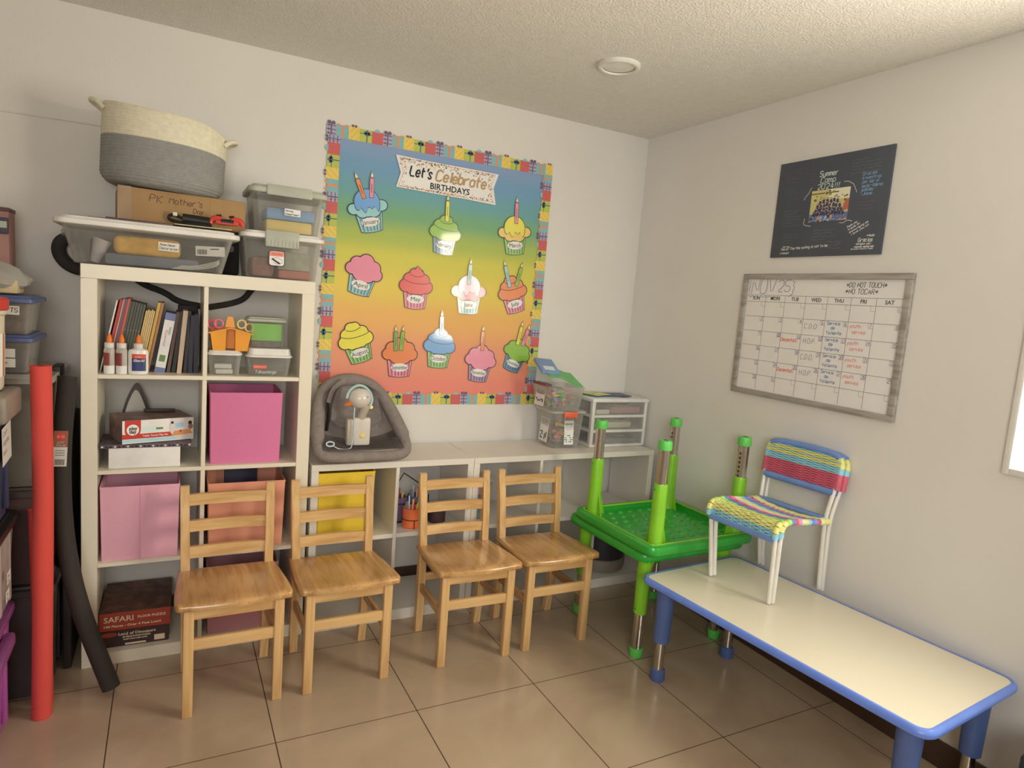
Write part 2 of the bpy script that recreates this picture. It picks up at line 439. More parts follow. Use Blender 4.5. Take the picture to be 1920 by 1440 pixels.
for z in LZ[1:]: panel(sh, 'shelf_board', (SX + .05, SY + .002, z - .016), (SX + .74, BK, z), org)
for i in range(4):
    z0 = LZ[i]; z1 = (LZ + [1.456])[i + 1] - .016
    panel(sh, 'divider', (SX + .387, SY + .002, z0), (SX + .403, BK, z1), org)
def panel2(parent, name, lo, hi, org):
    b = MB(); b.box(lo, hi, M_white2, .0015, 1); return _p(b, name, parent, org)
def low_unit(x0, x1, divs, label, z=.74):
    org = ((x0 + x1) / 2, -.19, 0); y0 = -.355
    u = thing('low_cube_shelf', label, 'shelf', org, group=None)
    panel2(u, 'side_panel', (x0, y0, 0), (x0 + .03, BK, z - .028), org)
    panel2(u, 'side_panel', (x1 - .03, y0, 0), (x1, BK, z - .028), org)
    panel2(u, 'top_panel', (x0, y0, z - .028), (x1, BK, z), org)
    panel2(u, 'bottom_panel', (x0 + .03, y0, 0), (x1 - .03, BK, .05), org)
    xs = [x0 + .03] + list(divs) + [x1 - .03]
    for i in range(len(xs) - 1):
        a = xs[i] + (.008 if i else 0); c = xs[i + 1] - (.008 if i < len(xs) - 2 else 0)
        panel2(u, 'shelf_board', (a, y0 + .002, .39), (c, BK, .41), org)
    for x in divs: panel2(u, 'divider', (x - .008, y0 + .001, .05), (x + .008, BK, z - .028), org)
low_unit(-1.836, -1.098, (-1.464,), 'low white cube shelf under the grey infant seat, beside the tall shelf')
low_unit(-1.096, -.03, (-.73, -.38), 'low white cube shelf in the corner carrying the clear drawers')
# ================================================================ wooden chairs
WC1, WC2 = RGB(228, 191, 136), RGB(206, 164, 110)
W_x = wood('oak_across', WC1, WC2, 'X'); W_z = wood('oak_upright', WC1, WC2, 'Z'); W_y = wood('oak_seat', RGB(212, 168, 112), RGB(186, 138, 84), 'Y', .2, .068)
def make_chair(label):
    t = thing('wooden_chair', label, 'chair', group='small wooden chairs along the shelves')
    hw = .152; q = .0165
    for sx in (-1, 1):
        b = MB(); x = sx * (hw - q + .008)
        b.box((x - q, -.158, 0), (x + q, -.125, .383), W_z, .004); b.obj('leg', t)
    for sx in (-1, 1):          # rear legs run up into the back
        b = MB(); x = sx * (hw - q + .004)
        prof = [(0, .168), (.12, .155), (.30, .150), (.40, .152), (.52, .165), (.62, .180), (.685, .188), (.708, .186)]
        rings = []
        for z, y in prof:
            th = .017 if z < .68 else .010
            xo = x + sx * .010 * min(1, z / .7)
            w = q * .92
            rings.append([(xo - w, y - th, z), (xo + w, y - th, z), (xo + w, y + th, z), (xo - w, y + th, z)])
        b.loft(rings, W_z); b.obj('rear_leg', t, 50)
    # scooped seat with a rounded front edge
    b = MB(); nx, ny = 14, 12; top = []; bot = []
    def outline(v):             # half width along depth, v = 0 front .. 1 back
        return .187 - .028 * max(0, v - .25) ** 1.2 - (.012 * (1 - v / .06) ** 2 if v < .06 else 0)
    for j in range(ny + 1):
        v = [0, .02, .06, .14, .25, .36, .48, .6, .7, .8, .9, .96, 1][j]
        y = -.188 + .36 * v; rt = []; rb = []
        for i in range(nx + 1):
            u = [-1, -.985, -.94, -.8, -.6, -.4, -.2, 0, .2, .4, .6, .8, .94, .985, 1][i]
            hwid = outline(v)
            cx = hwid * u
            e = max(abs(u), 0)
            edge = .010 if e == 1 or j in (0, ny) else (.004 if e > .97 or j in (1, ny - 1) else (.001 if e > .9 or j in (2, ny - 2) else 0))
            z = .414 - .014 * v - .006 * math.exp(-((abs(u) - .45) / .3) ** 2) * math.sin(PI * min(1, v)) - edge
            rt.append((cx, y + .012 * u * u * (1 - v), z)); rb.append((cx, y + .012 * u * u * (1 - v), .383 - .006 * v + edge * .6))
        top.append(rt); bot.append(rb)
    vs = [p for r in top for p in r] + [p for r in bot for p in r]; n1 = nx + 1; K = n1 * (ny + 1); fs = []
    for j in range(ny):
        for i in range(nx):
            a = j * n1 + i; fs.append((a, a + 1, a + n1 + 1, a + n1)); fs.append((K + a, K + a + n1, K + a + n1 + 1, K + a + 1))
    for i in range(nx):
        fs.append((i, K + i, K + i + 1, i + 1)); a = ny * n1 + i; fs.append((a, a + 1, K + a + 1, K + a))
    for j in range(ny):
        a = j * n1; fs.append((a, a + n1, K + a + n1, K + a)); a = j * n1 + nx; fs.append((a, K + a, K + a + n1, a + n1))
    b.add(vs, fs, W_y); b.obj('seat', t, 60)
    for z, y in ((.655, .182), (.558, .170), (.462, .156)):      # three back slats, slightly curved
        b = MB(); rings = []
        for i in range(9):
            x = -.140 + .280 * i / 8; yy = y + .010 * (1 - (x / .14) ** 2)
            rings.append([(x, yy - .008, z - .021), (x, yy + .008, z - .021), (x, yy + .008, z + .021), (x, yy - .008, z + .021)])
        b.loft(rings, W_x); b.obj('back_slat', t, 50)
    b = MB(); b.box((-.13, -.150, .343), (.13, -.134, .382), W_x, .002); b.obj('apron', t)
    for sx in (-1, 1):
        b = MB(); b.box((sx * .142 - .008, -.126, .343), (sx * .142 + .008, .14, .378), W_y, .002); b.obj('apron', t)
    b = MB(); b.box((-.13, .142, .343), (.13, .156, .375), W_x, .002); b.obj('apron', t)
    b = MB(); b.box((-.13, -.152, .236), (.13, -.134, .276), W_x, .003); b.obj('stretcher', t)
    for sx in (-1, 1):
        b = MB(); b.box((sx * .142 - .008, -.126, .19), (sx * .142 + .008, .145, .228), W_y, .003); b.obj('stretcher', t)
    b = MB(); b.box((-.13, .144, .236), (.13, .158, .27), W_x, .003); b.obj('stretcher', t)
    return t
c0 = make_chair('light wooden child chair in front of the coral bin, nearest the red foam noodle')
c0.location = (-2.155, -.630, 0); c0.rotation_euler = (0, 0, .012)
dup(c0, (-1.763, -.632, 0), .012, 'light wooden child chair in front of the yellow bin')
dup(c0, (-1.238, -.640, 0), -.03, 'light wooden child chair in front of the orange cup of pencils')
dup(c0, (-.855, -.642, 0), -.01, 'light wooden child chair nearest the stacked green tables')

# ================================================================ blue table
M_tabtop = mat('cream_laminate', RGB(228, 222, 204), 0.28, var=0.015, scale=4)
M_blue = mat('blue_edge_plastic', LR(92, 118, 196), 0.35, coat=.2)
M_blueleg = mat('blue_leg_plastic', LR(70, 86, 124), 0.4)
M_chrome = mat('chrome_tube', (0.62, 0.58, 0.53), 0.22, 1.0)
TZ = .425
def blue_leg(t, x, y):
    b = MB(); b.cyl((x, y, .165), (x, y, TZ - .026), .031, .036, M_blueleg, 24); lg = b.obj('leg', t)
    b = MB(); b.cyl((x, y, .025), (x, y, .17), .020, .020, M_chrome, 20)
    for i in range(4): b.cyl((x + .0195, y, .06 + .028 * i), (x + .0208, y, .06 + .028 * i), .004, .004, M_dark, 8)
    b.obj('leg_tube', lg)
    b = MB(); b.lathe([(.027, 0), (.030, .006), (.028, .045), (.021, .05)], M_blueleg, 20, c=(x, y)); b.obj('leg_foot', lg)
tb = thing('activity_table', 'long cream topped child table with blue edge standing against the right wall', 'table', (-.345, -1.618, 0), .083)
W2, D2 = .285, .545
b = MB(); b.loft([[(x, y, z) for x, y in rrect(2*W2 - .024, 2*D2 - .024, .035, 6)] for z in (TZ - .026, TZ)], M_tabtop); b.obj('tabletop', tb)
b = MB(); prof = [(-.020, -.027), (-.004, -.027), (.004, -.021), (.006, -.013), (.004, -.005), (-.003, .0015), (-.012, .001)]
b.loft([[(x, y, TZ + dz) for x, y in rrect(2*W2 + 2*o, 2*D2 + 2*o, .045 + o, 8)] for o, dz in prof], M_blue, False, False); b.obj('edge_band', tb)
for sx in (-1, 1):
    for sy in (-1, 1): blue_leg(tb, sx * (W2 - .075), sy * (D2 - .075))

# ================================================================ green tables, one upside down on the other
M_green = mat('green_plastic', LR(34, 138, 40), 0.3, coat=.35, var=.04)
M_lime = mat('lime_green_leg_plastic', LR(114, 168, 34), 0.32, coat=.2)
M_greencap = mat('green_cap_plastic', LR(84, 168, 70), 0.4)
def make_green(label, flip, H):
    """z = 0 at the tabletop's outer face; the legs run towards +z (built upside down)"""
    t = thing('green_table', label, 'table', group=None)
    R = Matrix.Rotation(PI, 4, 'X') if flip else Matrix()
    A, B = .305, .283
    def P(b, name, par, ang=40): 
        b.v = [tuple(R @ Vector(v)) for v in b.v]; return b.obj(name, par, ang)
    b = MB()
    b.loft([ring(2*(A + o), 2*(B + o), .05 + o, z, 7) for o, z in ((-.03, 0), (-.012, .0), (-.004, .006), (0, .018), (0, .030), (-.004, .040), (-.014, .045), (-.024, .044), (-.028, .036), (-.03, .018))], M_green, True, True)
    # pressed oval dimples on the underside
    for i in range(8):
        for j in range(8):
            x = -.225 + .45 * (i + (.5 if j % 2 else 0)) / 7.5; y = -.205 + .41 * j / 7
            rr = [[(x + r * 1.25 * math.cos(a) , y + r * .8 * math.sin(a), z) for a in [2*PI*k/12 for k in range(12)]] for r, z in ((.016, .0182), (.0135, .0225), (.0115, .0225), (.008, .0188), (.001, .0184))]
            b.loft(rr, M_green, False, True)
    tp = P(b, 'tabletop', t)
    b = MB()
    b.loft([ring(2*(A + o), 2*(B + o), .05 + o, z, 7) for o, z in ((-.026, .040), (-.028, .0475), (-.032, .0475), (-.034, .040))], M_lime, False, False); P(b, 'inner_rim', tp)
    for sx in (-1, 1):
        for sy in (-1, 1):
            x, y = sx * (A - .074), sy * (B - .066)
            b = MB(); b.lathe([(.036, .018), (.034, .03), (.031, .05), (.0285, .285), (.027, .292), (.02, .292)], M_lime, 24, c=(x, y))
            for ax, ay in ((-sx, 0), (0, -sy)):     # thin gusset fins beside the leg
                fx, fy = (0.0022, 0) if ay else (0, 0.0022)
                vs = [(x + ax*.026 - fx, y + ay*.026 - fy, .019), (x + ax*.062 - fx, y + ay*.062 - fy, .019), (x + ax*.026 - fx, y + ay*.026 - fy, .15)]
                vs += [(p[0] + 2*fx, p[1] + 2*fy, p[2]) for p in vs]
                b.add(vs, [(0, 1, 2), (5, 4, 3), (0, 3, 4, 1), (1, 4, 5, 2), (2, 5, 3, 0)], M_lime)
            b.ball((x + sx * .028, y, .27), .006, M_green, 8)
            lg = P(b, 'leg', t)
            b = MB()
            n = 24; b.loft([[(x + (.0215 + .0018 * (k % 2)) * math.cos(2*PI*k/n), y + (.0215 + .0018 * (k % 2)) * math.sin(2*PI*k/n), z) for k in range(n)] for z in (.28, H - .03)], M_chrome)
            if sx > 0:
                for k in range(6): b.cyl((x - .0225, y - .004, .30 + .02 * k), (x - .0243, y - .004, .30 + .02 * k), .005, .005, M_dark, 8)
            P(b, 'leg_tube', lg, 30)
            b = MB(); b.lathe([(.022, H - .041), (.029, H - .039), (.030, H - .031), (.0285, H - .008), (.026, H - .001), (.011, H)], M_greencap, 20, c=(x, y), cap1=False)
            b.lathe([(.011, H), (.010, H - .0025)], M_dark, 12, c=(x, y))
            P(b, 'leg_cap', lg)
    return t
g1 = make_green('green child table standing upright on its legs, underneath the upturned green table', True, .489)
g1.location = (-.338, -.768, .489); g1.rotation_euler = (0, 0, .02)
g2 = make_green('green child table turned upside down on another one, legs pointing up', False, .474)
g2.location = (-.346, -.822, .4905); g2.rotation_euler = (0, 0, .025)

# ================================================================ woven child chairs on the blue table
M_wmetal = mat('white_painted_tube', (0.80, 0.79, 0.75), 0.3, coat=.2)
WV = {'blue': LR(96, 120, 160), 'yellow': LR(200, 190, 108), 'teal': LR(128, 172, 176), 'red': LR(180, 82, 94), 'green': LR(150, 190, 96), 'pale': LR(190, 206, 160), 'pink': LR(222, 120, 150), 'purple': LR(130, 120, 170)}
for k in list(WV): WV[k] = mat(k + '_woven_cord', WV[k], 0.5, var=.1)
def make_woven(label):
    t = thing('woven_chair', label, 'chair', group=None)
    r = .0086
    # legs with seat rails: front legs bend into the rails, rear legs carry the back hoop
    for sy in (-1, 1):
        b = MB(); b.tube(smooth([(-.155, sy*.136, 0), (-.168, sy*.142, .13), (-.183, sy*.148, .275), (-.18, sy*.15, .305), (-.14, sy*.15, .313), (.0, sy*.15, .296), (.125, sy*.149, .285)], 2), r, M_wmetal, 10); b.obj('leg', t)
    for sy in (-1, 1):
        b = MB(); b.tube(smooth([(.165, sy*.138, 0), (.145, sy*.142, .15), (.128, sy*.146, .275), (.135, sy*.150, .34), (.155, sy*.158, .43), (.160, sy*.160, .46)], 2), r, M_wmetal, 10); b.obj('rear_leg', t)
    for sx, z in ((-.182, .292), (.118, .288)):
        pass
    b = MB(); b.tube([(-.184, -.148, .252), (-.184, .148, .252)], .0135, WV['blue'], 12); b.obj('front_wrap', t)
    b = MB(); b.tube([(.122, -.146, .296), (.122, .146, .296)], .011, WV['blue'], 12); b.obj('rear_wrap', t)
    # seat weave: cords across between the side rails, coloured bands along the depth
    b = MB(); n = 52
    bands = ['teal', 'yellow', 'yellow', 'green', 'blue', 'red', 'pink', 'pale', 'yellow', 'teal', 'blue', 'purple', 'red', 'pale', 'yellow', 'yellow']
    path = smooth([(-.190, .266), (-.192, .292), (-.182, .313), (-.15, .322), (-.05, .311), (.06, .302), (.11, .299)], 3)
    d = [0]
    for i in range(1, len(path)): d.append(d[-1] + math.dist(path[i], path[i-1]))
    for i in range(n):
        s = d[-1] * i / (n - 1); k = max(j for j in range(len(d)) if d[j] <= s + 1e-9); k = min(k, len(d) - 2)
        f = (s - d[k]) / (d[k+1] - d[k]); x = path[k][0] + f * (path[k+1][0] - path[k][0]); z = path[k][1] + f * (path[k+1][1] - path[k][1])
        m = WV[bands[min(len(bands) - 1, int(i / n * len(bands)))]]
        sag = .014 if x > -.175 else .003
        for kx in ((0,)):
            b.tube([(x, .156 * u, z - sag * (1 - u * u) + .0016 * (1 if (i + q) % 2 else -1)) for q, u in enumerate((-1, -.9, -.75, -.6, -.45, -.3, -.15, 0, .15, .3, .45, .6, .75, .9, 1))], .0026, m, 5)
    for q in range(7):
        y = -.135 + .045 * q
        b.tube([(x, y, z - .014 * (1 - (y / .156) ** 2) * (1 if x > -.175 else .2)) for x, z in path], .0016, WV['pale'], 5)
    b.obj('seat_weave', t)
    # wrapped side rails in the same bands
    for sy in (-1, 1):
        b = MB()
        for i in range(16):
            s0, s1 = i / 16, (i + 1) / 16
            def at(s):
                s *= d[-1]; k = max(j for j in range(len(d)) if d[j] <= s + 1e-9); k = min(k, len(d) - 2); f = (s - d[k]) / (d[k+1] - d[k])
                return (path[k][0] + f * (path[k+1][0] - path[k][0]), sy * .151, path[k][1] - .007 + f * (path[k+1][1] - path[k][1]))
            b.tube([at(s0), at((s0 + s1) / 2), at(s1)], .0125, WV[bands[i]], 10, caps=False)
        b.obj('side_wrap', t)
    # backrest: hoop, cords, top wrap and lower bar
    b = MB(); b.tube(smooth([(.158, -.160, .44), (.164, -.163, .50), (.169, -.150, .536), (.171, -.11, .548), (.173, 0, .551), (.171, .11, .548), (.169, .150, .536), (.164, .163, .50), (.158, .160, .44)], 2), .0095, M_wmetal, 10); b.obj('back_hoop', t)
    b = MB(); b.tube(smooth([(.169, -.152, .534), (.171, -.12, .547), (.173, 0, .551), (.171, .12, .547), (.169, .152, .534)], 2), .0145, WV['blue'], 12); b.obj('back_top_wrap', t)
    b = MB(); b.tube([(.152, -.156, .40), (.152, .156, .40)], .0155, WV['blue'], 12); b.obj('back_lower_wrap', t)
    b = MB(); rows = 27
    for i in range(rows):
        z = .538 - i * (.121 / (rows - 1)); w = .166 - (max(0, z - .51) / .04) ** 2 * .014
        m = WV['yellow' if i % 4 else 'teal'] if z > .497 else (WV['teal'] if z > .474 else WV['red'])
        xm = .158 + (z - .44) * .12
        for side in (-1, 1):
            b.tube([(xm + side * .0105, w * u, z + .0011 * (1 if (i + q) % 2 else -1)) for q, u in enumerate((-1, -.8, -.6, -.4, -.2, 0, .2, .4, .6, .8, 1))], .0021, m, 5)
    for sy in (-1, 1):
        b.tube([(.1665, sy * .163, .495), (.168, sy * .1615, .508), (.169, sy * .157, .521), (.1695, sy * .149, .532)], .0122, WV['yellow'], 10)
        for z0, z1, m in ((.497, .474, 'teal'), (.474, .412, 'red')):
            pts = [(.158 + (z - .44) * .12, sy * (.163 - max(0, z - .52) * .3), z) for z in (z0, (z0 + z1) / 2, z1)]
            b.tube(pts, .0125, WV[m], 10)
    b.tube([(.158, 0, .42), (.17, 0, .55)], .0014, WV['pale'], 5)
    b.obj('back_weave', t)
    return t
v1 = make_woven('multicoloured woven child chair with white legs on the blue-edged table, upper of the stacked pair')
v1.location = (-.228, -1.318, TZ + .006); v1.rotation_euler = (0, 0, .10)
v2 = dup(v1, (-.216, -1.325, TZ + .0055), .10, 'multicoloured woven child chair mostly hidden under an identical one, its backrest nearer the wall')
v2.rotation_euler = (0, .030, .10)
# ================================================================ birthday poster on the back wall
PX0, PX1, PZ0, PZ1 = -1.764, -.604, .934, 2.203
BWd = .062
def poster_mat():
    m = bpy.data.materials.new('rainbow_poster_paper'); m.use_nodes = True
    nt = m.node_tree; N = nt.nodes; L = nt.links; p = N['Principled BSDF']; p.inputs['Roughness'].default_value = 0.55
    tc = N.new('ShaderNodeTexCoord'); sx = N.new('ShaderNodeSeparateXYZ'); L.new(tc.outputs['Object'], sx.inputs[0])
    mr = N.new('ShaderNodeMapRange'); mr.inputs[1].default_value = 0.0; mr.inputs[2].default_value = PZ1 - PZ0; L.new(sx.outputs[2], mr.inputs[0])
    cr = N.new('ShaderNodeValToRGB'); cr.color_ramp.interpolation = 'EASE'
    st = [(.05, (226, 122, 102)), (.20, (226, 138, 100)), (.33, (222, 160, 86)), (.45, (212, 182, 76)), (.55, (196, 182, 72)), (.63, (158, 168, 76)), (.71, (110, 152, 104)), (.79, (100, 146, 144)), (.86, (104, 140, 162)), (.95, (124, 142, 166))]
    e = cr.color_ramp.elements
    e[0].position = st[0][0]; e[0].color = (*LP(*st[0][1]), 1); e[1].position = st[-1][0]; e[1].color = (*LP(*st[-1][1]), 1)
    for q, c in st[1:-1]:
        k = e.new(q); k.color = (*LP(*c), 1)
    L.new(mr.outputs[0], cr.inputs[0]); L.new(cr.outputs[0], p.inputs['Base Color'])
    return m
po = thing('birthday_poster', 'large rainbow coloured birthday bulletin poster with gift border on the back wall', 'poster', ((PX0 + PX1) / 2, 0, PZ0))
PW = (PX1 - PX0) / 2; PH = PZ1 - PZ0
b = MB(); b.box((-PW + .01, -.003, .008), (PW - .01, -.0006, PH - .012), poster_mat()); b.obj('backing_paper', po)
GM = {k: mat('gift_print_' + k, LP(*c), .5, var=.03) for k, c in {'teal': (124, 162, 158), 'yellow': (222, 182, 84), 'lime': (172, 174, 72), 'red': (190, 86, 80), 'lilac': (162, 150, 160), 'navy': (72, 84, 108), 'plum': (104, 82, 98), 'orange': (222, 128, 74), 'slate': (104, 100, 122), 'amber': (196, 146, 48), 'aqua': (120, 178, 160), 'pinkish': (180, 110, 130)}.items()}
def gift(b, kind, x0, w, h, M):
    """one printed parcel, base on y=0, in local xy"""
    x1 = x0 + w; c = x0 + w / 2; up = T(0, 0, .0003); up2 = T(0, 0, .0006)
    def circ(x, y, r, n=10): return [(x + r * math.cos(2*PI*i/n), y + r * math.sin(2*PI*i/n)) for i in range(n)]
    base = {'plaid': 'lilac', 'teal': 'teal', 'yellow': 'yellow', 'lime': 'lime', 'red': 'red'}[kind]
    hh = h * {'plaid': .86, 'teal': .80, 'yellow': .92, 'lime': .84, 'red': .80}[kind]
    b.rect(x0, 0, x1, hh, GM[base], M)
    if kind == 'plaid':
        for f in (.17, .48, .78): b.rect(x0, hh * f, x1, hh * (f + .09), GM['slate'], M @ up)
        b.rect(c - w*.07, 0, c + w*.07, hh, GM['plum'], M @ up2); b.rect(x0 + w*.2, 0, x0 + w*.27, hh, GM['pinkish'], M @ up)
        b.flat(circ(c - w*.22, hh + .003, w*.2), GM['plum'], M @ up2); b.flat(circ(c + w*.22, hh + .003, w*.2), GM['plum'], M @ up2)
    elif kind == 'teal':
        b.rect(c - w*.08, 0, c + w*.08, hh, GM['orange'], M @ up)
        for s in (-1, 1): b.flat([(c, hh - .002), (c + s*w*.36, hh + .009), (c + s*w*.42, hh + .001), (c + s*w*.2, hh - .001)], GM['orange'], M @ up2)
    elif kind == 'yellow':
        for i in range(5):
            q = -w + i * w * .55
            pts = [(max(x0, min(x1, x0 + q + t * hh * .9)), t * hh) for t in (0, .25, .5, .75, 1)]
            pts = [p for p in pts if x0 < p[0] < x1]
            if len(pts) > 1: b.stroke(pts, .0018, GM['amber'], M @ up)
        for s in (-1, 1): b.flat(circ(c + s*w*.14, hh + .001, w*.12), GM['plum'], M @ up2)
    elif kind == 'lime':
        b.rect(c - w*.04 + w*.1, 0, c + w*.04 + w*.1, hh, GM['navy'], M @ up); b.rect(x0, hh*.62, x1, hh*.68, GM['navy'], M @ up)
        for dx, dy in ((-.16, .02), (.16, .02), (0, .08), (-.1, -.08), (.12, -.08)): b.flat(circ(c + w*(.1 + dx), hh*.72 + w*dy, w*.12, 8), GM['navy'], M @ up2)
    else:
        b.flat([(c + w*.26*math.cos(a), hh - .001 + w*.26*math.sin(a)) for a in [PI*i/8 for i in range(9)]], GM['aqua'], M @ up2)
        b.flat([(c + w*.13*math.cos(a), hh - .001 + w*.13*math.sin(a)) for a in [PI*i/8 for i in range(9)]], GM['lilac'], M @ T(0, 0, .0009))
def border(length, M, name, seq0=0):
    b = MB(); seq = ['plaid', 'teal', 'yellow', 'lime', 'red']; wd = [.042, .056, .049, .056, .052]; x = 0; i = seq0
    while x < length - .008:
        w = min(wd[i % 5], length - x); gift(b, seq[i % 5], x, w, BWd * 1.04, M); x += w; i += 1
    return b.obj(name, po)
Fm = FRONT(0, 0, 0)
border(2 * PW, FRONT(-PW, -.0042, PH - BWd - .004), 'border_strip', 0)
border(2 * PW, FRONT(-PW, -.0042, .0), 'border_strip', 1)
border(PH - .06, FRONT(-PW + BWd, -.0056, .0) @ Matrix.Rotation(PI/2, 4, 'Z'), 'border_strip', 2)
border(PH - .06, FRONT(PW - .0, -.0056, .0) @ Matrix.Rotation(PI/2, 4, 'Z') , 'border_strip', 3)

def lam(name, c): return mat('laminated_' + name, LP(*c), 0.30, var=.03, coat=1.0)
CK = {k: lam(k, c) for k, c in {'blue': (108, 152, 192), 'teal': (146, 186, 180), 'tealdark': (104, 150, 152), 'tealpale': (150, 182, 176), 'green': (132, 170, 62), 'slate': (112, 140, 164), 'slatedark': (84, 108, 136), 'yellow': (236, 200, 70), 'peach': (240, 178, 92), 'sage': (150, 182, 116), 'sagedark': (112, 156, 76), 'pink': (226, 128, 142), 'red': (212, 84, 80), 'rose': (222, 142, 152), 'rosedark': (196, 92, 112), 'palepink': (236, 176, 184), 'orange': (232, 122, 70), 'mauve': (166, 132, 158), 'mauvedark': (124, 94, 124), 'cream': (238, 228, 204), 'line': (64, 40, 42), 'lineblue': (28, 62, 78), 'linegreen': (46, 66, 32), 'flame': (240, 224, 170), 'gold': (150, 112, 52)}.items()}
def star_outline(circles, c, n=72, grow=0.0, base=None):
    out = []
    for i in range(n):
        a = 2*PI*i/n; dx, dy = math.cos(a), math.sin(a); best = .004
        for x, y, r in circles:
            r2 = r + grow; ox, oy = x - c[0], y - c[1]; t = ox*dx + oy*dy; q = t*t - (ox*ox + oy*oy - r2*r2)
            if q >= 0: best = max(best, t + math.sqrt(q))
        out.append((c[0] + dx*best, c[1] + dy*best))
    return out
def cupcake(month, x, z, rot, style, colours, candles, label, size=1.0):
    main, second, wrap, wrapd, line = colours
    t = thing('cupcake_cutout', label, 'paper cutout', (x, -.0068, z), 0, 'month cupcakes on the birthday poster')
    s = size; F = FRONT(0, 0, 0, rot) @ Matrix.Scale(s, 4)
    ln = CK[line]; off = lambda k: T(0, 0, k * .0005)
    # paper wrapper with stripes
    def wx(y, u): return u * (.064 - (.012 - y) * .20 + 0)       # half width shrinks towards the base
    bot = [(-.049 + .098 * i / 8, -.089 - .006 * (1 - ((i - 4) / 4) ** 2)) for i in range(9)]
    b = MB(); b.prism([(-.0665, .012)] + [(p[0] * 1.05, p[1] - .003) for p in bot] + [(.0665, .012)], .0008, ln, F)
    b.flat([(-.063, .010)] + bot + [(.063, .010)], CK[wrap], F @ off(2.2))
    for u0, u1 in ((-.86, -.7), (-.5, -.36), (-.18, -.06), (.12, .28), (.42, .56), (.72, .88)):
        b.flat([(.063*u0, .010), (.049*u0, -.0895), (.049*u1, -.0895), (.063*u1, .010)], CK[wrapd], F @ off(2.6))
    for u in (-.7, -.36, -.06, .28, .56, .88): b.stroke([(.063*u, .010), (.049*u, -.090)], .0022, ln, F @ off(3.0))
    b.obj('wrapper', t)
    # frosting
    b = MB(); F0 = F; F = F @ T(0, -.003, 0) @ Matrix.Diagonal((1.12, 1.06, 1, 1))
    if style == 'drip':
        base = [(-.060, .018, .022), (.060, .020, .022), (-.026, .004, .026), (.022, .004, .028), (0, .030, .05)]
        b.flat(star_outline(base, (0, .02), grow=.0042), ln, F @ off(3.4)); b.flat(star_outline(base, (0, .02)), CK[second], F @ off(4))
        dome = [(.052 * math.cos(a), .040 + .054 * math.sin(a)) for a in [PI * i / 16 for i in range(17)]]
        dr = [(-.052, .03), (-.046, .012), (-.034, .012), (-.028, .022), (-.022, .010), (-.014, -.004), (-.006, .004), (.0, .022), (.010, .016), (.018, .010), (.024, .022), (.032, .012), (.038, -.004), (.046, .004), (.050, .02), (.052, .034)]
        dp = dome + smooth(dr, 1)
        b.flat([(p[0] * 1.045, p[1] + (.0028 if p[1] > .04 else -.0028)) for p in dp], ln, F @ off(4.4)); b.flat(dp, CK[main], F @ off(5))
    elif style == 'swirl':
        lay = [[(-.046, .016, .027), (.046, .014, .027), (-.02, .004, .024), (.02, .004, .024), (0, .02, .04)], [(-.03, .046, .026), (.032, .044, .026), (0, .046, .032)], [(-.008, .072, .022), (.010, .072, .02)]]
        full = [c for l in lay for c in l]
        b.flat(star_outline(full, (0, .03), grow=.0042), ln, F @ off(3.4)); b.flat(star_outline(full, (0, .03)), CK[main], F @ off(4))
        for pts in ([(-.056, .044), (-.03, .030), (.01, .026), (.05, .030), (.062, .036)], [(-.030, .068), (-.012, .058), (.014, .058), (.034, .066)]): b.stroke(smooth(pts, 2), .0028, ln, F @ off(4.5))
        if second == 'tip':
            b.flat([(-.006, .088), (.002, .106), (.010, .100), (.024, .084)], CK[main], F @ off(4.1)); b.stroke(smooth([(-.014, .088), (-.004, .094), (.001, .107), (.012, .099), (.026, .082)], 1), .003, ln, F @ off(4.6))
    else:
        cl = [(-.052, .018, .025), (.052, .016, .025), (-.022, .002, .022), (.022, .000, .024), (-.036, .046, .026), (.036, .044, .027), (0, .062, .030), (0, .02, .05)]
        b.flat(star_outline(cl, (0, .025), grow=.0042), ln, F @ off(3.4)); b.flat(star_outline(cl, (0, .025)), CK[main], F @ off(4))
    b.obj('frosting', t); F = F0
    b = MB(); b.flat([(.044 * math.cos(a), -.049 + .0205 * math.sin(a)) for a in [2*PI*i/28 for i in range(28)]], CK['cream'], F @ off(5.6))
    lab = b.obj('name_oval', t)
    b = MB(); b.text(month, .029, M_ink, F @ T(0, -.0495, .0032), width=(.080 if len(month) > 5 else .066) if len(month) > 4 else .048); b.obj('lettering', lab)
    for dx, dz, ln_, ang, col in candles:
        Fc = FRONT(dx, -.0030, dz, ang); w = .0105
        b = MB(); b.prism([(-w, 0), (w, 0), (w, ln_), (-w, ln_)], .0008, ln, Fc); b.rect(-w + .002, .002, w - .002, ln_ - .002, CK[col], Fc @ off(2))
        k = b.obj('candle', t)
        b = MB(); b.flat([(-.008, ln_ + .010), (-.006, ln_ + .003), (0, ln_), (.006, ln_ + .003), (.008, ln_ + .010), (.004, ln_ + .020), (0, ln_ + .034), (-.004, ln_ + .020)], CK['gold'], Fc @ off(.4))
        b.flat([(-.0055, ln_ + .010), (0, ln_ + .0025), (.0055, ln_ + .010), (.002, ln_ + .019), (0, ln_ + .027), (-.002, ln_ + .019)], CK['flame'], Fc @ off(.9)); b.obj('flame', k)
        b = MB(); q = smooth([(.0035 * (1 if i % 2 else -1), ln_ * .28 + i * ln_ * .036) for i in range(13)], 1); b.stroke(q, .0014, M_ink, Fc @ off(2.6)); b.obj('scribble', k)
R = math.radians
cupcake('January', -1.561, 1.836, R(14), 'drip', ('blue', 'teal', 'tealpale', 'tealdark', 'lineblue'), [(-.022, .052, .090, R(24), 'orange'), (.010, .060, .088, R(1), 'pink')], 'January cupcake cutout with blue drip frosting and two candles')
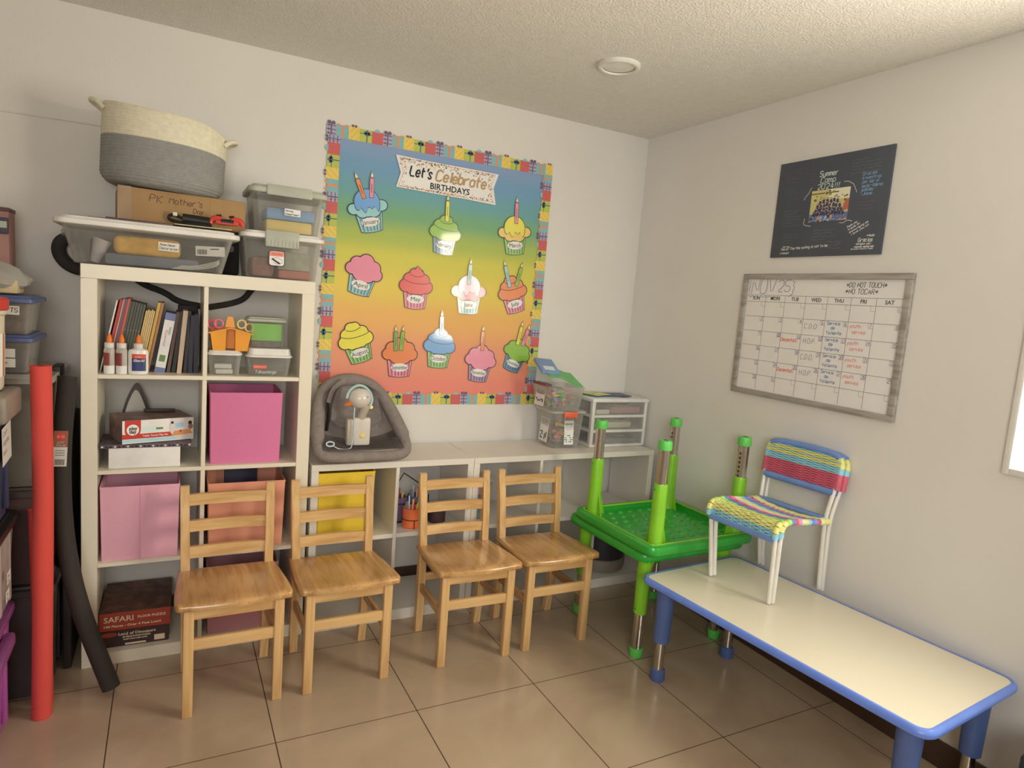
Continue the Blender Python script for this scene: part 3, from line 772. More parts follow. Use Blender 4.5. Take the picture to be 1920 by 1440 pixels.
cupcake('February', -1.181, 1.770, R(-3), 'swirl', ('green', '', 'slate', 'slatedark', 'linegreen'), [(.006, .066, .098, R(1), 'yellow')], 'February cupcake cutout with green swirl frosting, below the banner', .96)
cupcake('March', -.799, 1.812, R(6), 'drip', ('yellow', 'peach', 'sage', 'sagedark', 'linegreen'), [(.002, .060, .105, R(2), 'pink')], 'March cupcake cutout with yellow drip frosting at the right side')
cupcake('April', -1.571, 1.545, R(-12), 'cloud', ('pink', '', 'tealpale', 'tealdark', 'line'), [], 'April cupcake cutout with pink frosting and no candle')
cupcake('May', -1.312, 1.500, R(0), 'swirl', ('red', 'tip', 'rose', 'rosedark', 'line'), [], 'May cupcake cutout with red swirl frosting and no candle')
cupcake('June', -1.032, 1.492, R(1), 'drip', ('palepink', 'pink', 'tealpale', 'tealdark', 'line'), [(-.006, .050, .102, R(-2), 'tealpale')], 'June cupcake cutout with pale pink drip frosting and one candle')
cupcake('July', -.782, 1.512, R(17), 'swirl', ('orange', '', 'rose', 'rosedark', 'line'), [(-.024, .036, .112, R(18), 'teal'), (.012, .044, .10, R(-13), 'green')], 'July cupcake cutout with orange swirl frosting and two candles')
cupcake('August', -1.586, 1.228, R(19), 'swirl', ('yellow', '', 'sage', 'sagedark', 'line'), [], 'August cupcake cutout with yellow swirl frosting and no candle')
cupcake('September', -1.373, 1.166, R(1), 'cloud', ('orange', '', 'rose', 'rosedark', 'line'), [(-.024, .030, .094, R(2), 'sagedark'), (.002, .033, .094, R(-4), 'green')], 'September cupcake cutout with orange frosting and two green candles')
cupcake('October', -1.172, 1.215, R(-2), 'swirl', ('blue', 'tip', 'sage', 'sagedark', 'lineblue'), [(.006, .066, .095, R(2), 'blue')], 'October cupcake cutout with blue swirl frosting and one candle')
cupcake('November', -.943, 1.148, R(-6), 'cloud', ('pink', '', 'mauve', 'mauvedark', 'line'), [(.006, .066, .10, R(1), 'orange')], 'November cupcake cutout with pink frosting and one orange candle')
cupcake('December', -.738, 1.196, R(-19), 'cloud', ('green', '', 'slate', 'slatedark', 'linegreen'), [(.002, .056, .10, R(-11), 'yellow'), (.032, .052, .092, R(-18), 'pink')], 'December cupcake cutout with green frosting, yellow and pink candles', .92)

# banner
ba = thing('party_banner', 'white confetti banner reading Lets Celebrate Birthdays at the top of the poster', 'banner', (-1.181, -.007, 2.030))
M_ban = mat('banner_card', LP(232, 224, 208), .25, var=.02, coat=.6)
b = MB(); Fb = FRONT(0, 0, 0, R(-.5))
shape = [(-.266, .075), (-.1, .072), (.1, .073), (.266, .072), (.243, .0), (.262, -.078), (.1, -.073), (-.1, -.071), (-.256, -.068), (-.238, .0)]
b.prism(shape, .0012, M_ban, Fb); card = b.obj('card', ba)
CF = [mat('confetti_' + n, LP(*c), .3) for n, c in (('gold', (190, 142, 70)), ('rust', (186, 96, 62)), ('black', (46, 42, 44)), ('olive', (112, 124, 92)), ('peach', (214, 152, 110)), ('mauve', (170, 130, 140)))]
b = MB(); rr = random.Random(3)
for k in range(330):
    u = rr.uniform(-.245, .245); e = abs(rr.gauss(0, .012)); top = rr.random() < .62
    y = (.068 - e * 1.3) if top else (-.066 + e * .55)
    if k > 290: u = rr.choice((-1, 1)) * rr.uniform(.21, .235); y = rr.uniform(-.05, .05)
    r = rr.uniform(.0018, .0040)
    b.flat([(u + r * math.cos(2*PI*i/8), y + r * math.sin(2*PI*i/8)) for i in range(8)], CF[k % 6], Fb @ T(0, 0, .0014 + .00001 * (k % 40)))
b.stroke([(-.250, .066), (.250, .064)], .002, CF[0], Fb @ T(0, 0, .0014)); b.stroke([(-.246, -.061), (.250, -.068)], .002, CF[1], Fb @ T(0, 0, .0014))
for s in (-1, 1): b.stroke([(s*.246, .066), (s*.226, 0), (s*.244, -.062)], .0018, CF[0], Fb @ T(0, 0, .0014))
b.obj('confetti_print', card)
M_gold = mat('gold_ink', LP(166, 132, 84), .35)
b = MB(); b.hand("Let's", .046, .0080, M_ink, Fb @ T(-.196, -.008, .002), jit=.01, shear=.25, sp=.75, width=.108); b.hand('Celebrate', .050, .0092, M_gold, Fb @ T(-.066, -.010, .002), jit=.01, shear=.22, sp=.7, width=.262)
b.text('BIRTHDAYS', .040, M_ink, Fb @ T(.012, -.040, .002), width=.205, bold=.0008); b.obj('lettering', card)

# ================================================================ calendar whiteboard on the right wall
WYa, WYb, WZa, WZb = -.829, -1.616, 1.140, 1.684
M_wframe = wood('grey_wood_frame', LR(150, 140, 124), LR(122, 112, 98), 'Y', .5)
M_wb = mat('dry_erase_surface', LR(214, 206, 194), .25, var=.015, coat=.4)
wb = thing('calendar_whiteboard', 'grey framed dry-erase month calendar on the right wall, below the black canvas', 'whiteboard', (0, (WYa + WYb) / 2, (WZa + WZb) / 2))
hw, hh = (WYa - WYb) / 2, (WZb - WZa) / 2
b = MB(); b.box((-.008, -hw + .01, -hh + .01), (-.001, hw - .01, hh - .01), M_wb); board = b.obj('board', wb)
for lo, hi in (((-.02, -hw, hh - .024), (-.001, hw, hh)), ((-.02, -hw, -hh), (-.001, hw, -hh + .024)), ((-.02, -hw, -hh + .024), (-.001, -hw + .024, hh - .024)), ((-.02, hw - .024, -hh + .024), (-.001, hw, hh - .024))):
    b = MB(); b.box(lo, hi, M_wframe, .002); b.obj('frame_rail', wb)
Lw = LEFTW(-.0086, 0, 0)
ink = {k: mat('marker_' + k, LR(*c), .5) for k, c in {'line': (120, 112, 104), 'purple': (104, 90, 128), 'black': (74, 70, 66), 'red': (206, 84, 52), 'pinkred': (222, 112, 104), 'blue': (70, 100, 142), 'grey': (120, 112, 114)}.items()}
gx = [-hw + .028 + (2*hw - .056) * i / 7 for i in range(8)]
gz = [.168, .142, .080, .018, -.044, -.106, -.168, -.240]
gz = [hh - .094, hh - .123]; 
for i in range(6): gz.append(gz[1] - (gz[1] + hh - .028) * (i + 1) / 6)
b = MB()
for z in gz[:-1]: b.stroke([(gx[0], z), (gx[-1], z)], .0016, ink['line'], Lw)
for x in gx[1:-1]: b.stroke([(x, gz[0]), (x, gz[-1])], .0016, ink['line'], Lw)
for i in range(7):
    for j in range(6):
        x1 = gx[i + 1]; z1 = gz[1 + j]; b.stroke([(x1 - .020, z1), (x1 - .020, z1 - .020), (x1, z1 - .020)], .0011, ink['line'], Lw)
b.obj('calendar_grid', board)
b = MB()
for i, dname in enumerate(('SUN', 'MON', 'TUE', 'WED', 'THU', 'FRI', 'SAT')): b.text(dname, .021, ink['black'], Lw @ T((gx[i] + gx[i+1]) / 2, (gz[0] + gz[1]) / 2, .0004), bold=.0004)
b.obj('day_names', board)
b = MB()
b.hand('NOV', .070, .0022, ink['purple'], Lw @ T(-.347, gz[0] + .004, .0004), sp=.7, width=.130); b.hand('25', .050, .0022, ink['purple'], Lw @ T(-.203, gz[0] + .018, .0004), sp=.7, width=.064)
b.stroke(smooth([(-.128, hh - .030), (-.115, hh - .036), (-.123, hh - .050), (-.113, hh - .060), (-.124, hh - .072), (-.118, hh - .084), (-.142, hh - .098)], 2), .0022, ink['purple'], Lw @ T(0, 0, .0004))
b.stroke(smooth([(gx[0] + .004 + .012 * i, gz[0] - (.012 if i % 2 else .002)) for i in range(16)], 2), .002, ink['purple'], Lw @ T(0, 0, .0004))
b.stroke(smooth([(gx[0] + .010, hh - .030), (gx[0] + .004, hh - .042), (gx[0] + .010, hh - .054), (gx[0] + .003, hh - .068), (gx[0] + .008, hh - .086)], 2), .002, ink['purple'], Lw @ T(0, 0, .0004))
b.hand('*DO NOT TOUCH*', .019, .0021, ink['black'], Lw @ T(.128, hh - .054, .0004), jit=.03, width=.165); b.hand('*NO TOCAR*', .019, .0021, ink['black'], Lw @ T(.126, hh - .079, .0004), jit=.03, width=.135)
b.obj('month_title', board)
b = MB()
for n in range(1, 32):
    c = (n + 5) % 7; r = (n + 5) // 7
    b.hand(str(n), .0150, .0015 if n not in (11, 10, 12) else .0022, ink['purple'] if n > 9 else ink['black'], Lw @ T(gx[c + 1] - (.0185 if n > 9 else .0145), gz[1 + r] - .0178, .0004), sp=.6, jit=.02, width=.0155 if n > 9 else (.002 if n == 1 else .0085))
b.obj('date_numbers', board)
b = MB()
def note(c, r, lines, col, h, w=.0017):
    for tx, dx, dy, wd in lines: b.hand(tx, h, w, ink[col], Lw @ T(gx[c] + dx, gz[1 + r] - dy, .0004), jit=.03, sp=.9, width=wd)
note(3, 1, [('C.D.O', .010, .038, .058)], 'grey', .020); note(3, 2, [('H.O.P.', .014, .034, .058)], 'grey', .020); note(3, 3, [('C.D.O.', .010, .036, .060)], 'grey', .022); note(3, 4, [('H.O.P.', .014, .036, .058)], 'grey', .021)
for r in (1, 2, 3, 4):
    note(4, r, [('Servicio', .012, .016, .058), ('de', .030, .034, .018), ('Valiente', .012, .054, .068)], 'blue', .013)
    note(5, r, [('youth', .008, .022, .046), ('service', .020, .044, .056)], 'pinkred', .014)
note(2, 2, [('Decentali.', .004, .034, .084)], 'red', .015, .0022); note(2, 4, [('Decentali.', .004, .034, .084)], 'red', .015, .0022)
b.obj('event_notes', board)

# ================================================================ signed black canvas above the calendar
KY0, KY1, KZ0, KZ1 = -.958, -1.472, 1.755, 2.156
cv = thing('signed_canvas', 'black canvas with a small group photo and chalky handwriting, above the calendar', 'canvas', (0, (KY0 + KY1) / 2, (KZ0 + KZ1) / 2))
hw, hh = (KY0 - KY1) / 2, (KZ1 - KZ0) / 2
M_canvas = mat('black_canvas', LR(66, 69, 72), .6, var=.08, scale=5, bump=.2, bscale=500)
b = MB(); b.box((-.010, -hw, -hh), (-.001, hw, hh), M_canvas, .001); can = b.obj('canvas', cv)
Lc = LEFTW(-.0104, 0, 0)
CH = {k: mat('paint_pen_' + k, LR(*c), .6) for k, c in {'white': (216, 214, 208), 'green': (190, 210, 180), 'blue': (118, 148, 168), 'grey': (98, 96, 98), 'red': (104, 78, 82), 'dgreen': (78, 92, 84)}.items()}
b = MB(); Lc0 = Lc @ T(-.014, 0, 0)
def pen(tx, x, z, h, wd, col='white', w=.0017, rot=0.0): b.hand(tx, h, w, CH[col], Lc0 @ TOP(x, z, 0, rot), sp=.8, width=wd)
pen('Summer', -.038, .120, .022, .082, 'green', .0026); pen('Camp', -.031, .095, .022, .068, 'green', .0026); pen('2024!!!', -.044, .069, .021, .100, 'green', .0026)
for tx, x, z, wd in (('Gracias', .155, .101, .058), ('a nuestros', .155, .086, .078), ('por ser el', .158, .071, .066), ('mejor-lideres', .158, .055, .084), ('juveniles -', .156, .041, .060), ('-Josue', .156, .026, .046)): pen(tx, x, z, .0125, wd, 'blue', .0017)
pen('Moral: The the ceiling is not to be', -.186, -.172, .0105, .226, w=.0016, rot=.04); pen('Warning', -.180, -.159, .006, .034, w=.0012); pen('climbed!', -.190, -.187, .008, .044, w=.0014)
for i, (tx, wd) in enumerate((('Thank you', .046), ('friends for', .054), ('encouraging me', .082), ('I love you all', .078))): pen(tx, .118 + .007*i, -.096 - .010*i, .0075, wd, w=.0014, rot=.48)
pen('-Noah', .203, -.132, .0085, .034, w=.0016); pen('Gracias', .172, -.151, .015, .060, w=.0021); pen('amigos por', .166, -.162, .0078, .062, w=.0015); pen('nuevas memorias', .160, -.173, .0075, .080, w=.0016); pen('las quiero mucho a todos', .146, -.180, .005, .092, w=.0011)
for pts in ([(-.068, .082), (-.076, .072), (-.080, .060), (-.092, .050), (-.101, .034)], [(.078, .088), (.096, .089), (.110, .080), (.122, .074), (.128, .062), (.140, .040)], [(-.086, -.044), (-.090, -.064), (-.080, -.072), (-.052, -.077)], [(.080, -.071), (.098, -.074), (.108, -.066), (.118, -.064), (.136, -.069)]): b.stroke(smooth(pts, 2), .0018, CH['white'], Lc0)
b.obj('title_and_messages', can)
b = MB(); rr = random.Random(5)
for (x, z, w, n, col) in ((-.225, .165, .1, 5, 'red'), (-.215, .085, .07, 3, 'dgreen'), (-.215, .045, .08, 3, 'dgreen'), (-.21, -.005, .1, 6, 'grey'), (-.2, -.105, .085, 4, 'grey'), (-.1, .15, .05, 5, 'red'), (-.05, -.095, .11, 4, 'grey'), (.02, -.145, .09, 3, 'grey'), (.09, .165, .13, 5, 'grey'), (.13, .0, .09, 3, 'red')):
    for i in range(n):
        L = w * rr.uniform(.6, 1); m_ = int(L / .004)
        b.stroke(smooth([(x + .004 * j, z - .0125 * i + rr.uniform(-.0035, .0035)) for j in range(m_)], 1), .0014, CH[col], Lc)
b.obj('faint_messages', can)
# the photo print: a crowd in dark blue shirts in front of a pale yellow-green background
PHc = {k: mat('photo_print_' + k, LR(*c), .35) for k, c in {'bg': (180, 168, 108), 'sky': (206, 208, 160), 'wood': (110, 84, 48), 'navy': (52, 54, 82), 'blue': (84, 104, 136), 'lblue': (130, 160, 186), 'skin': (196, 150, 120), 'skin2': (140, 98, 74), 'hair': (56, 42, 40), 'orange': (204, 132, 66), 'red': (172, 92, 72), 'white': (206, 206, 200), 'green': (132, 134, 60)}.items()}
b = MB(); Lp = LEFTW(-.0108, -.007, 0); px0, px1, pz0, pz1 = -.086, .090, -.061, .066
b.rect(px0, pz0, px1, pz1, PHc['bg'], Lp); b.rect(px0 + .08, .024, px1, pz1, PHc['sky'], Lp @ T(0, 0, .0002)); b.rect(px0, .050, px1 - .05, .055, PHc['wood'], Lp @ T(0, 0, .0003)); b.rect(px0, pz0, px1, -.030, PHc['blue'], Lp @ T(0, 0, .0003))
for k in range(22):
    x = rr.uniform(px0 + .008, px1 - .008); z = rr.uniform(.014, .060); r = rr.uniform(.003, .009); b.flat([(max(px0, min(px1, x + r*math.cos(a))), min(pz1, z + r*.7*math.sin(a))) for a in [2*PI*i/7 for i in range(7)]], PHc[('green', 'bg', 'wood')[k % 3]], Lp @ T(0, 0, .00035))
b.flat([(px1, -.02), (px1 - .026, -.026), (px1 - .022, .004), (px1 - .008, .020), (px1, .022)], PHc['red'], Lp @ T(0, 0, .0004))
k = 0
for row in range(6):
    z = .030 - row * .0165; n = 6 + row * 2; half = .040 + .009 * row
    for i in range(n):
        x = 0 - half + 2 * half * i / (n - 1) + rr.uniform(-.002, .002); zz = z + rr.uniform(-.003, .003) - .008 * abs(i - (n-1)/2) / n
        x = max(px0 + .007, min(px1 - .007, x)); dz = T(0, 0, .0005 + .0000015 * k); k += 1
        shirt = 'navy' if row < 4 else rr.choice(('blue', 'lblue', 'orange', 'navy', 'blue'))
        b.flat([(x - .0062, max(pz0, zz - .018)), (x + .0062, max(pz0, zz - .018)), (x + .0055, zz - .003), (x, zz - .001), (x - .0055, zz - .003)], PHc[shirt], Lp @ dz)
        b.flat([(x + .0032*math.cos(a), zz + .0022 + .0038*math.sin(a)) for a in [2*PI*q/8 for q in range(8)]], PHc['hair'], Lp @ dz @ T(0, 0, .0000005))
        b.flat([(x + .0024*math.cos(a), zz + .0012 + .0029*math.sin(a)) for a in [2*PI*q/8 for q in range(8)]], PHc[rr.choice(('skin', 'skin', 'skin2'))], Lp @ dz @ T(0, 0, .000001))
b.obj('group_photo', cv)
# ================================================================ small builders for boxes and bins
def tapered(b, m, w0, d0, w1, d1, h, r=.02, z0=0.0, th=.002, lip=0.0, n=5, floor=True):
    """thin-walled open container, outside then inside"""
    rings = [ring(w0, d0, r, z0, n), ring(w1, d1, r * 1.15, z0 + h, n)]
    if lip: rings += [ring(w1 + 2*lip, d1 + 2*lip, r * 1.15 + lip, z0 + h, n), ring(w1 + 2*lip, d1 + 2*lip, r * 1.15 + lip, z0 + h + .003, n), ring(w1 - 2*th, d1 - 2*th, r, z0 + h + .003, n)]
    else: rings += [ring(w1 - 2*th, d1 - 2*th, r * 1.15, z0 + h, n)]
    rings += [ring(w0 - 2*th, d0 - 2*th, r, z0 + th, n)]
    b.loft(rings, m, True, True)
    return b
def lid_mesh(b, m, w, d, r, z, h=.022, skirt=.012, inset=.012):
    b.loft([ring(w - .004, d - .004, r, z - skirt), ring(w, d, r, z - skirt + .002), ring(w, d, r, z + h * .3), ring(w - .006, d - .006, r, z + h * .5), ring(w - 2*inset, d - 2*inset, r, z + h * .55), ring(w - 2*inset - .006, d - 2*inset - .006, r, z + h)], m, True, True)
    return b
def label_sheet(t, F, w, h, lines=(), name='label', m=None, hand=True, inkm=None, pen=.0012):
    b = MB(); b.prism([(-w/2, -h/2), (w/2, -h/2), (w/2, h/2), (-w/2, h/2)], .0006, m or M_paper, F); o = b.obj(name, t)
    if lines:
        b = MB()
        for tx, x, y, s, *wd in lines:
            if hand: b.hand(tx, s, pen, inkm or M_ink, F @ T(x, y, .0012), sp=.8, jit=.03, width=wd[0] if wd else None)
            else: b.text(tx, s, inkm or M_ink, F @ T(x, y, .0012), bold=.0003)
        b.obj('lettering', o)
    return o
CLR = clear('clear_storage_plastic', (0.95, 0.95, 0.94), (0.74, 0.73, 0.70), .08)
CLR2 = clear('clear_food_plastic', (0.95, 0.95, 0.94), (0.78, 0.78, 0.75), .09)
M_lidw = mat('white_lid_plastic', (0.80, 0.79, 0.76), 0.35)
M_lidg = mat('grey_lid_plastic', LL(152, 144, 122), 0.4)
M_card = mat('brown_cardboard', LL(142, 106, 66), 0.8, var=.07, scale=8)
M_tape = clear('packing_tape', (0.9, 0.82, 0.68), (0.8, 0.7, 0.55), .25)

# ---------------------------------------------------------------- on top of the tall shelf
t = thing('storage_tub', 'long low clear tub with white lid on the tall shelf, under the cardboard box', 'storage tub', (-2.425, -.206, 1.4915))
b = MB(); tapered(b, CLR, .470, .28, .540, .33, .132, .03, 0, .0025, .006)
for s in (-1, 1): b.box((s*.268 - .010, -.06, .09), (s*.268 + .010, .06, .112), CLR, .004)
b.obj('body', t)
b = MB(); lid_mesh(b, M_lidw, .585, .352, .04, .138, .018, .010, .016); b.obj('lid', t)
label_sheet(t, FRONT(.055, -.1605, .080, -.02), .066, .030, (('Room Decor', -.028, .003, .007), ('Decoracion', -.030, -.010, .009)))
M_yel = mat('mustard_fabric', LL(204, 146, 52), .8, var=.15, scale=30)
tub_in = lambda nm, lab, cat, bb, base: tag(bb.obj(nm, None, base=base), lab, cat)
b = MB(); b.box((-2.545, -.30, 1.535), (-2.33, -.12, 1.60), M_yel, .02, 3); tub_in('folded_fabric', 'mustard yellow folded fabric inside the long clear tub', 'fabric', b, (-2.44, -.2, 1.535))
b = MB(); b.box((-2.57, -.31, 1.4965), (-2.27, -.10, 1.534), mat('navy_paper', LL(92, 92, 98), .7), .008); tub_in('paper_pad', 'dark grey pad of paper lying at the bottom of the long clear tub', 'paper', b, (-2.42, -.2, 1.4965))
b = MB()
for i in range(4): b.tube(smooth([(-2.36 + .01*i, -.315, 1.498 + .004*i), (-2.28, -.317, 1.500 + .004*i), (-2.215, -.312, 1.515 + .006*i), (-2.20, -.30, 1.53 + .004*i)], 2), .0016, M_paper, 5)
tub_in('coiled_twine', 'thin white cords curled in the right end of the long clear tub', 'cord', b, (-2.3, -.315, 1.497))
b = MB(); b.prism([(-.05, -.018), (.05, -.018), (.05, .018), (-.05, .018)], .003, M_paper, FRONT(-2.232, -.318, 1.572, .05))
for i in range(9): b.rect(-.044 + i*.0036, -.012, -.0422 + i*.0036 + (i % 3)*.0005, .006, M_ink, FRONT(-2.232, -.3216, 1.572, .05))
b.stroke([(0, .008), (.03, .009)], .004, M_ink, FRONT(-2.232, -.3216, 1.572, .05))
tub_in('barcode_card', 'white barcode card inside the right end of the long clear tub', 'card', b, (-2.232, -.318, 1.55))
b = MB(); b.lathe([(.014, 0), (.030, .085)], mat('pale_pink_cup', LL(176, 158, 148), .6), 18, ROTZ(-2.605, -.25, 1.4985, 0) @ Matrix.Rotation(.30, 4, 'Y')); tub_in('paper_cone', 'pale pink paper cone leaning in the left end of the long clear tub', 'paper cone', b, (-2.605, -.25, 1.4985))

b = MB()
for i, (dx, a, c) in enumerate(((-.13, .10, LL(96, 72, 62)), (-.06, -.03, LL(140, 104, 92)), (-.015, .05, LL(74, 44, 42)))):
    bb = MB(); bb.box((-.13, -.10, 0), (.13, .10, .0022), mat('paper_sheet_%d' % i, c, .5)); o = bb.obj('paper_sheet'); o.location = (-2.425 + dx, -.225 - .012*i, 1.6485 + .0024*i); o.rotation_euler = (0, 0, a)
    tag(o, ('dark brown sheet of paper poking left over the tub lid', 'reddish brown sheet of paper on the white tub lid', 'maroon sheet of paper on top of the others on the white tub lid')[i], 'paper')
bx = thing('cardboard_box', 'flat brown cardboard box marked PK Mothers Day, under the rope basket', 'box', (-2.330, -.172, 1.6570), .09)
b = MB(); b.box((-.213, -.115, 0), (.213, .125, .116), M_card, .004); body = b.obj('body', bx)
b = MB(); b.box((-.2135, -.116, .0), (-.17, -.1149, .1165), M_tape); b.obj('tape', bx)
b = MB(); b.rect(.085, .006, .0862, .112, mat('cardboard_crease', LL(130, 96, 60), .8), FRONT(0, -.1154, 0)); b.obj('crease', body)
b = MB(); Fx = FRONT(0, -.1156, 0); M_pen = mat('brown_marker', LL(62, 38, 24), .6)
b.hand('PK', .026, .0021, M_pen, Fx @ T(-.115, .072, 0), sp=.9); b.hand("Mother's", .022, .0021, M_pen, Fx @ T(-.052, .074, 0), sp=.7); b.hand('Day', .017, .0021, M_pen, Fx @ T(.028, .050, 0), sp=.7); b.obj('lettering', body)
# red and black toy with a cable, on the lid
M_redp = mat('red_plastic', LL(176, 52, 38), .35, coat=.3)
t = thing('toy', 'red and black toy with a looped cable lying on the tub lid', 'toy', (-2.275, -.318, 1.6588), -.08); t.scale = (1.15, 1.15, 1.3)
b = MB(); b.tube(smooth([(-.045, 0, .018), (.0, .004, .017), (.035, 0, .015)], 1), [.016, .014, .012, .012][:len(smooth([(-.045, 0, .018), (.0, .004, .017), (.035, 0, .015)], 1))] if False else .0135, M_dark, 12); b.obj('grip', t)
b = MB()
for cx in (.055, .112):
    b.tube([(cx + .020*math.cos(a), 0, .013 + .016*math.sin(a)) for a in [PI*i/8 for i in range(9)]], .0085, M_redp, 8)
b.box((.05, -.012, .012), (.12, .012, .024), M_redp, .004); b.obj('red_body', t)
b = MB(); b.cyl((.066, -.004, .02), (.105, -.004, .02), .0085, .0085, M_dark, 10); b.obj('motor', t)
for x in (.06, .098):
    b = MB(); b.cyl((x, 0, .024), (x, 0, .036), .003, .003, M_dark, 8); b.cyl((x - .008, 0, .036), (x + .008, 0, .038), .003, .003, M_dark, 8); b.obj('knob', t)
b = MB(); b.tube(smooth([(-.045, 0, .018), (-.075, .003, .028), (-.09, .004, .016), (-.07, .002, .007), (-.02, -.004, .006), (.04, -.010, .005)], 2), .004, M_dark, 8); b.box((-.072, -.012, .022), (-.060, .0, .032), M_paper, .001); b.obj('cable', t)
b = MB(); b.box((-.09, -.022, 0), (.10, .05, .0022), mat('cream_card', LL(190, 170, 130), .6)); o = b.obj('instruction_card'); o.location = (-2.262, -.325, 1.662); o.location.z = 1.6562; tag(o, 'cream card underneath the red and black toy on the tub lid', 'card')

# rope basket, oval, grey below and cream above, slightly tilted
M_rg = mat('grey_cotton_rope', LL(128, 120, 108), .9, var=.08, scale=60, bump=.5, bscale=300)
M_rc = mat('cream_cotton_rope', LL(198, 180, 148), .9, var=.06, scale=60, bump=.5, bscale=300)
t = thing('rope_basket', 'grey and cream coiled rope basket with loop handles on top of the cardboard box', 'basket', (-2.392, -.192, 1.777))
t.rotation_euler = (0, .042, 0)
def coil(b, m, z0, z1, k0, k1, n):
    N = 52; rings = []
    for i in range(n * 4 + 1):
        f = i / (n * 4); z = z0 + (z1 - z0) * f; k = k0 + (k1 - k0) * f; rip = .0028 * abs(math.sin(PI * i / 4))
        rings.append((z, k, rip))
    def rad(z):
        w = min(1, z / .045)
        return .168 + .035 * (1 - (1 - w) ** 2) , .128 + .03 * (1 - (1 - w) ** 2)
    out = []
    for z, k, rip in rings:
        rx, ry = rad(z)
        row = []
        for j in range(N):
            a = 2*PI*j/N; c, s_ = math.cos(a), math.sin(a)
            lift = (z / .27) ** 3 * (.010 * math.cos(2*a) - .052 * max(0, c) ** 3 * (1 if s_ < .3 else .8))
            row.append(((rx + rip + .003 * z/.27) * c, (ry + rip) * s_, z + lift))
        out.append(row)
    return out
r1 = coil(None, None, .006, .165, 0, 1, 15); r2 = coil(None, None, .165, .268, 0, 1, 10)
b = MB(); bt = [[(x*.9, y*.9, 0) for x, y, z in r1[0]]]
b.loft(bt + r1, M_rg, True, False); b.obj('grey_body', t, 80)
b = MB(); ins = [[(x*.955, y*.945, z) for x, y, z in rr_] for rr_ in (r2[-1], r2[len(r2)//2], r1[len(r1)//2], r1[0])]
b.loft(r2 + [[(x*.985, y*.98, z + .004) for x, y, z in r2[-1]]] + ins, M_rc, False, True); b.obj('cream_rim', t, 80)
for s in (-1, 1):
    b = MB(); x0 = s*.196; zz = .252 - (.040 if s > 0 else -.006)
    b.tube(smooth([(x0, -.055, zz - .008), (x0 + s*.018, -.052, zz + .012), (x0 + s*.044, -.026, zz + .022), (x0 + s*.046, .02, zz + .022), (x0 + s*.020, .054, zz + .012), (x0, .058, zz - .008)], 2), .0085, M_rc, 10); b.obj('handle', t)

# two clear boxes on the right end
t = thing('storage_box', 'clear box with white and grey lid on the shelf top, beneath another clear box', 'storage box', (-1.972, -.195, 1.4915))
b = MB(); tapered(b, CLR, .262, .235, .290, .262, .155, .02, 0, .002, .004); b.obj('body', t)
b = MB(); lid_mesh(b, M_lidw, .316, .288, .03, .162, .016, .010, .014); ld = b.obj('lid', t)
b = MB(); b.box((-.070, -.152, .120), (.055, -.138, .184), M_lidg, .004)
for i in range(9): b.box((-.062 + i*.0135, -.154, .124), (-.056 + i*.0135, -.151, .150), M_lidg)
b.obj('latch', t, )
M_lab = mat('printed_label', LL(214, 200, 172), .5)
b = MB(); b.flat([(x, y) for x, y in rrect(.060, .060, .010)], M_ink, FRONT(-.024, -.1290, .078)); b.flat([(x, y) for x, y in rrect(.055, .055, .009)], M_lab, FRONT(-.024, -.1294, .078)); b.rect(-.027, .008, .027, .026, mat('label_red', LL(206, 120, 96), .5), FRONT(-.024, -.1297, .078)); lb = b.obj('label', t)
b = MB(); b.text('Sterilite', .013, mat('label_red_ink', LL(170, 50, 40), .5), FRONT(-.024, -.1301, .095), shear=.2); b.stroke([(-.018, -.002), (-.002, -.012), (.012, -.020)], .006, M_ink, FRONT(-.024, -.1300, .078)); b.stroke([(-.02, -.004), (0, .004), (.02, -.004), (.02, -.018), (0, -.022), (-.012, -.016)], .001, M_ink, FRONT(-.024, -.1301, .078)); b.obj('lettering', lb)
t = thing('storage_box', 'clear box with grey lid holding blue and orange packets, topmost on the tall shelf', 'storage box', (-1.955, -.185, 1.672))
t.location.z = 1.671
b = MB(); tapered(b, CLR, .240, .215, .272, .245, .150, .02, 0, .002, .004); b.obj('body', t)
b = MB(); lid_mesh(b, M_lidg, .300, .272, .028, .158, .018, .012, .014); b.obj('lid', t)
b = MB(); b.box((-.085, -.143, .138), (.085, -.130, .178), M_lidg, .004); b.obj('latch', t)
label_sheet(t, FRONT(.015, -.1185, .082, -.03), .060, .026, (('Sewing', -.027, .002, .007), ('Compartment', -.028, -.010, .0065)), m=M_lab)
def loose(nm, lab, cat, lo, hi, m, bev=.008, group=None):
    b = MB(); b.box(lo, hi, m, bev, 2); base = ((lo[0]+hi[0])/2, (lo[1]+hi[1])/2, lo[2]); o = b.obj(nm, None, base=base); return tag(o, lab, cat, group)
loose('packet', 'orange packet inside the topmost clear box on the tall shelf', 'packet', (-2.035, -.285, 1.674), (-1.860, -.12, 1.722), mat('orange_packet', LL(226, 168, 92), .4))
loose('packet', 'blue packet inside the topmost clear box on the tall shelf', 'packet', (-2.035, -.288, 1.7225), (-1.850, -.12, 1.768), mat('blue_packet', LL(112, 136, 158), .4))
loose('game_box', 'red and white boxed item at the bottom of the lower clear box', 'box', (-1.985, -.300, 1.4945), (-1.862, -.12, 1.528), mat('red_box_print', LL(160, 84, 66), .5))
loose('fabric_bundle', 'dark red bundle at the left inside the lower clear box', 'fabric', (-2.085, -.28, 1.4945), (-1.995, -.12, 1.575), mat('dark_red_fabric', LL(128, 84, 72), .9, var=.2, scale=40), .02)
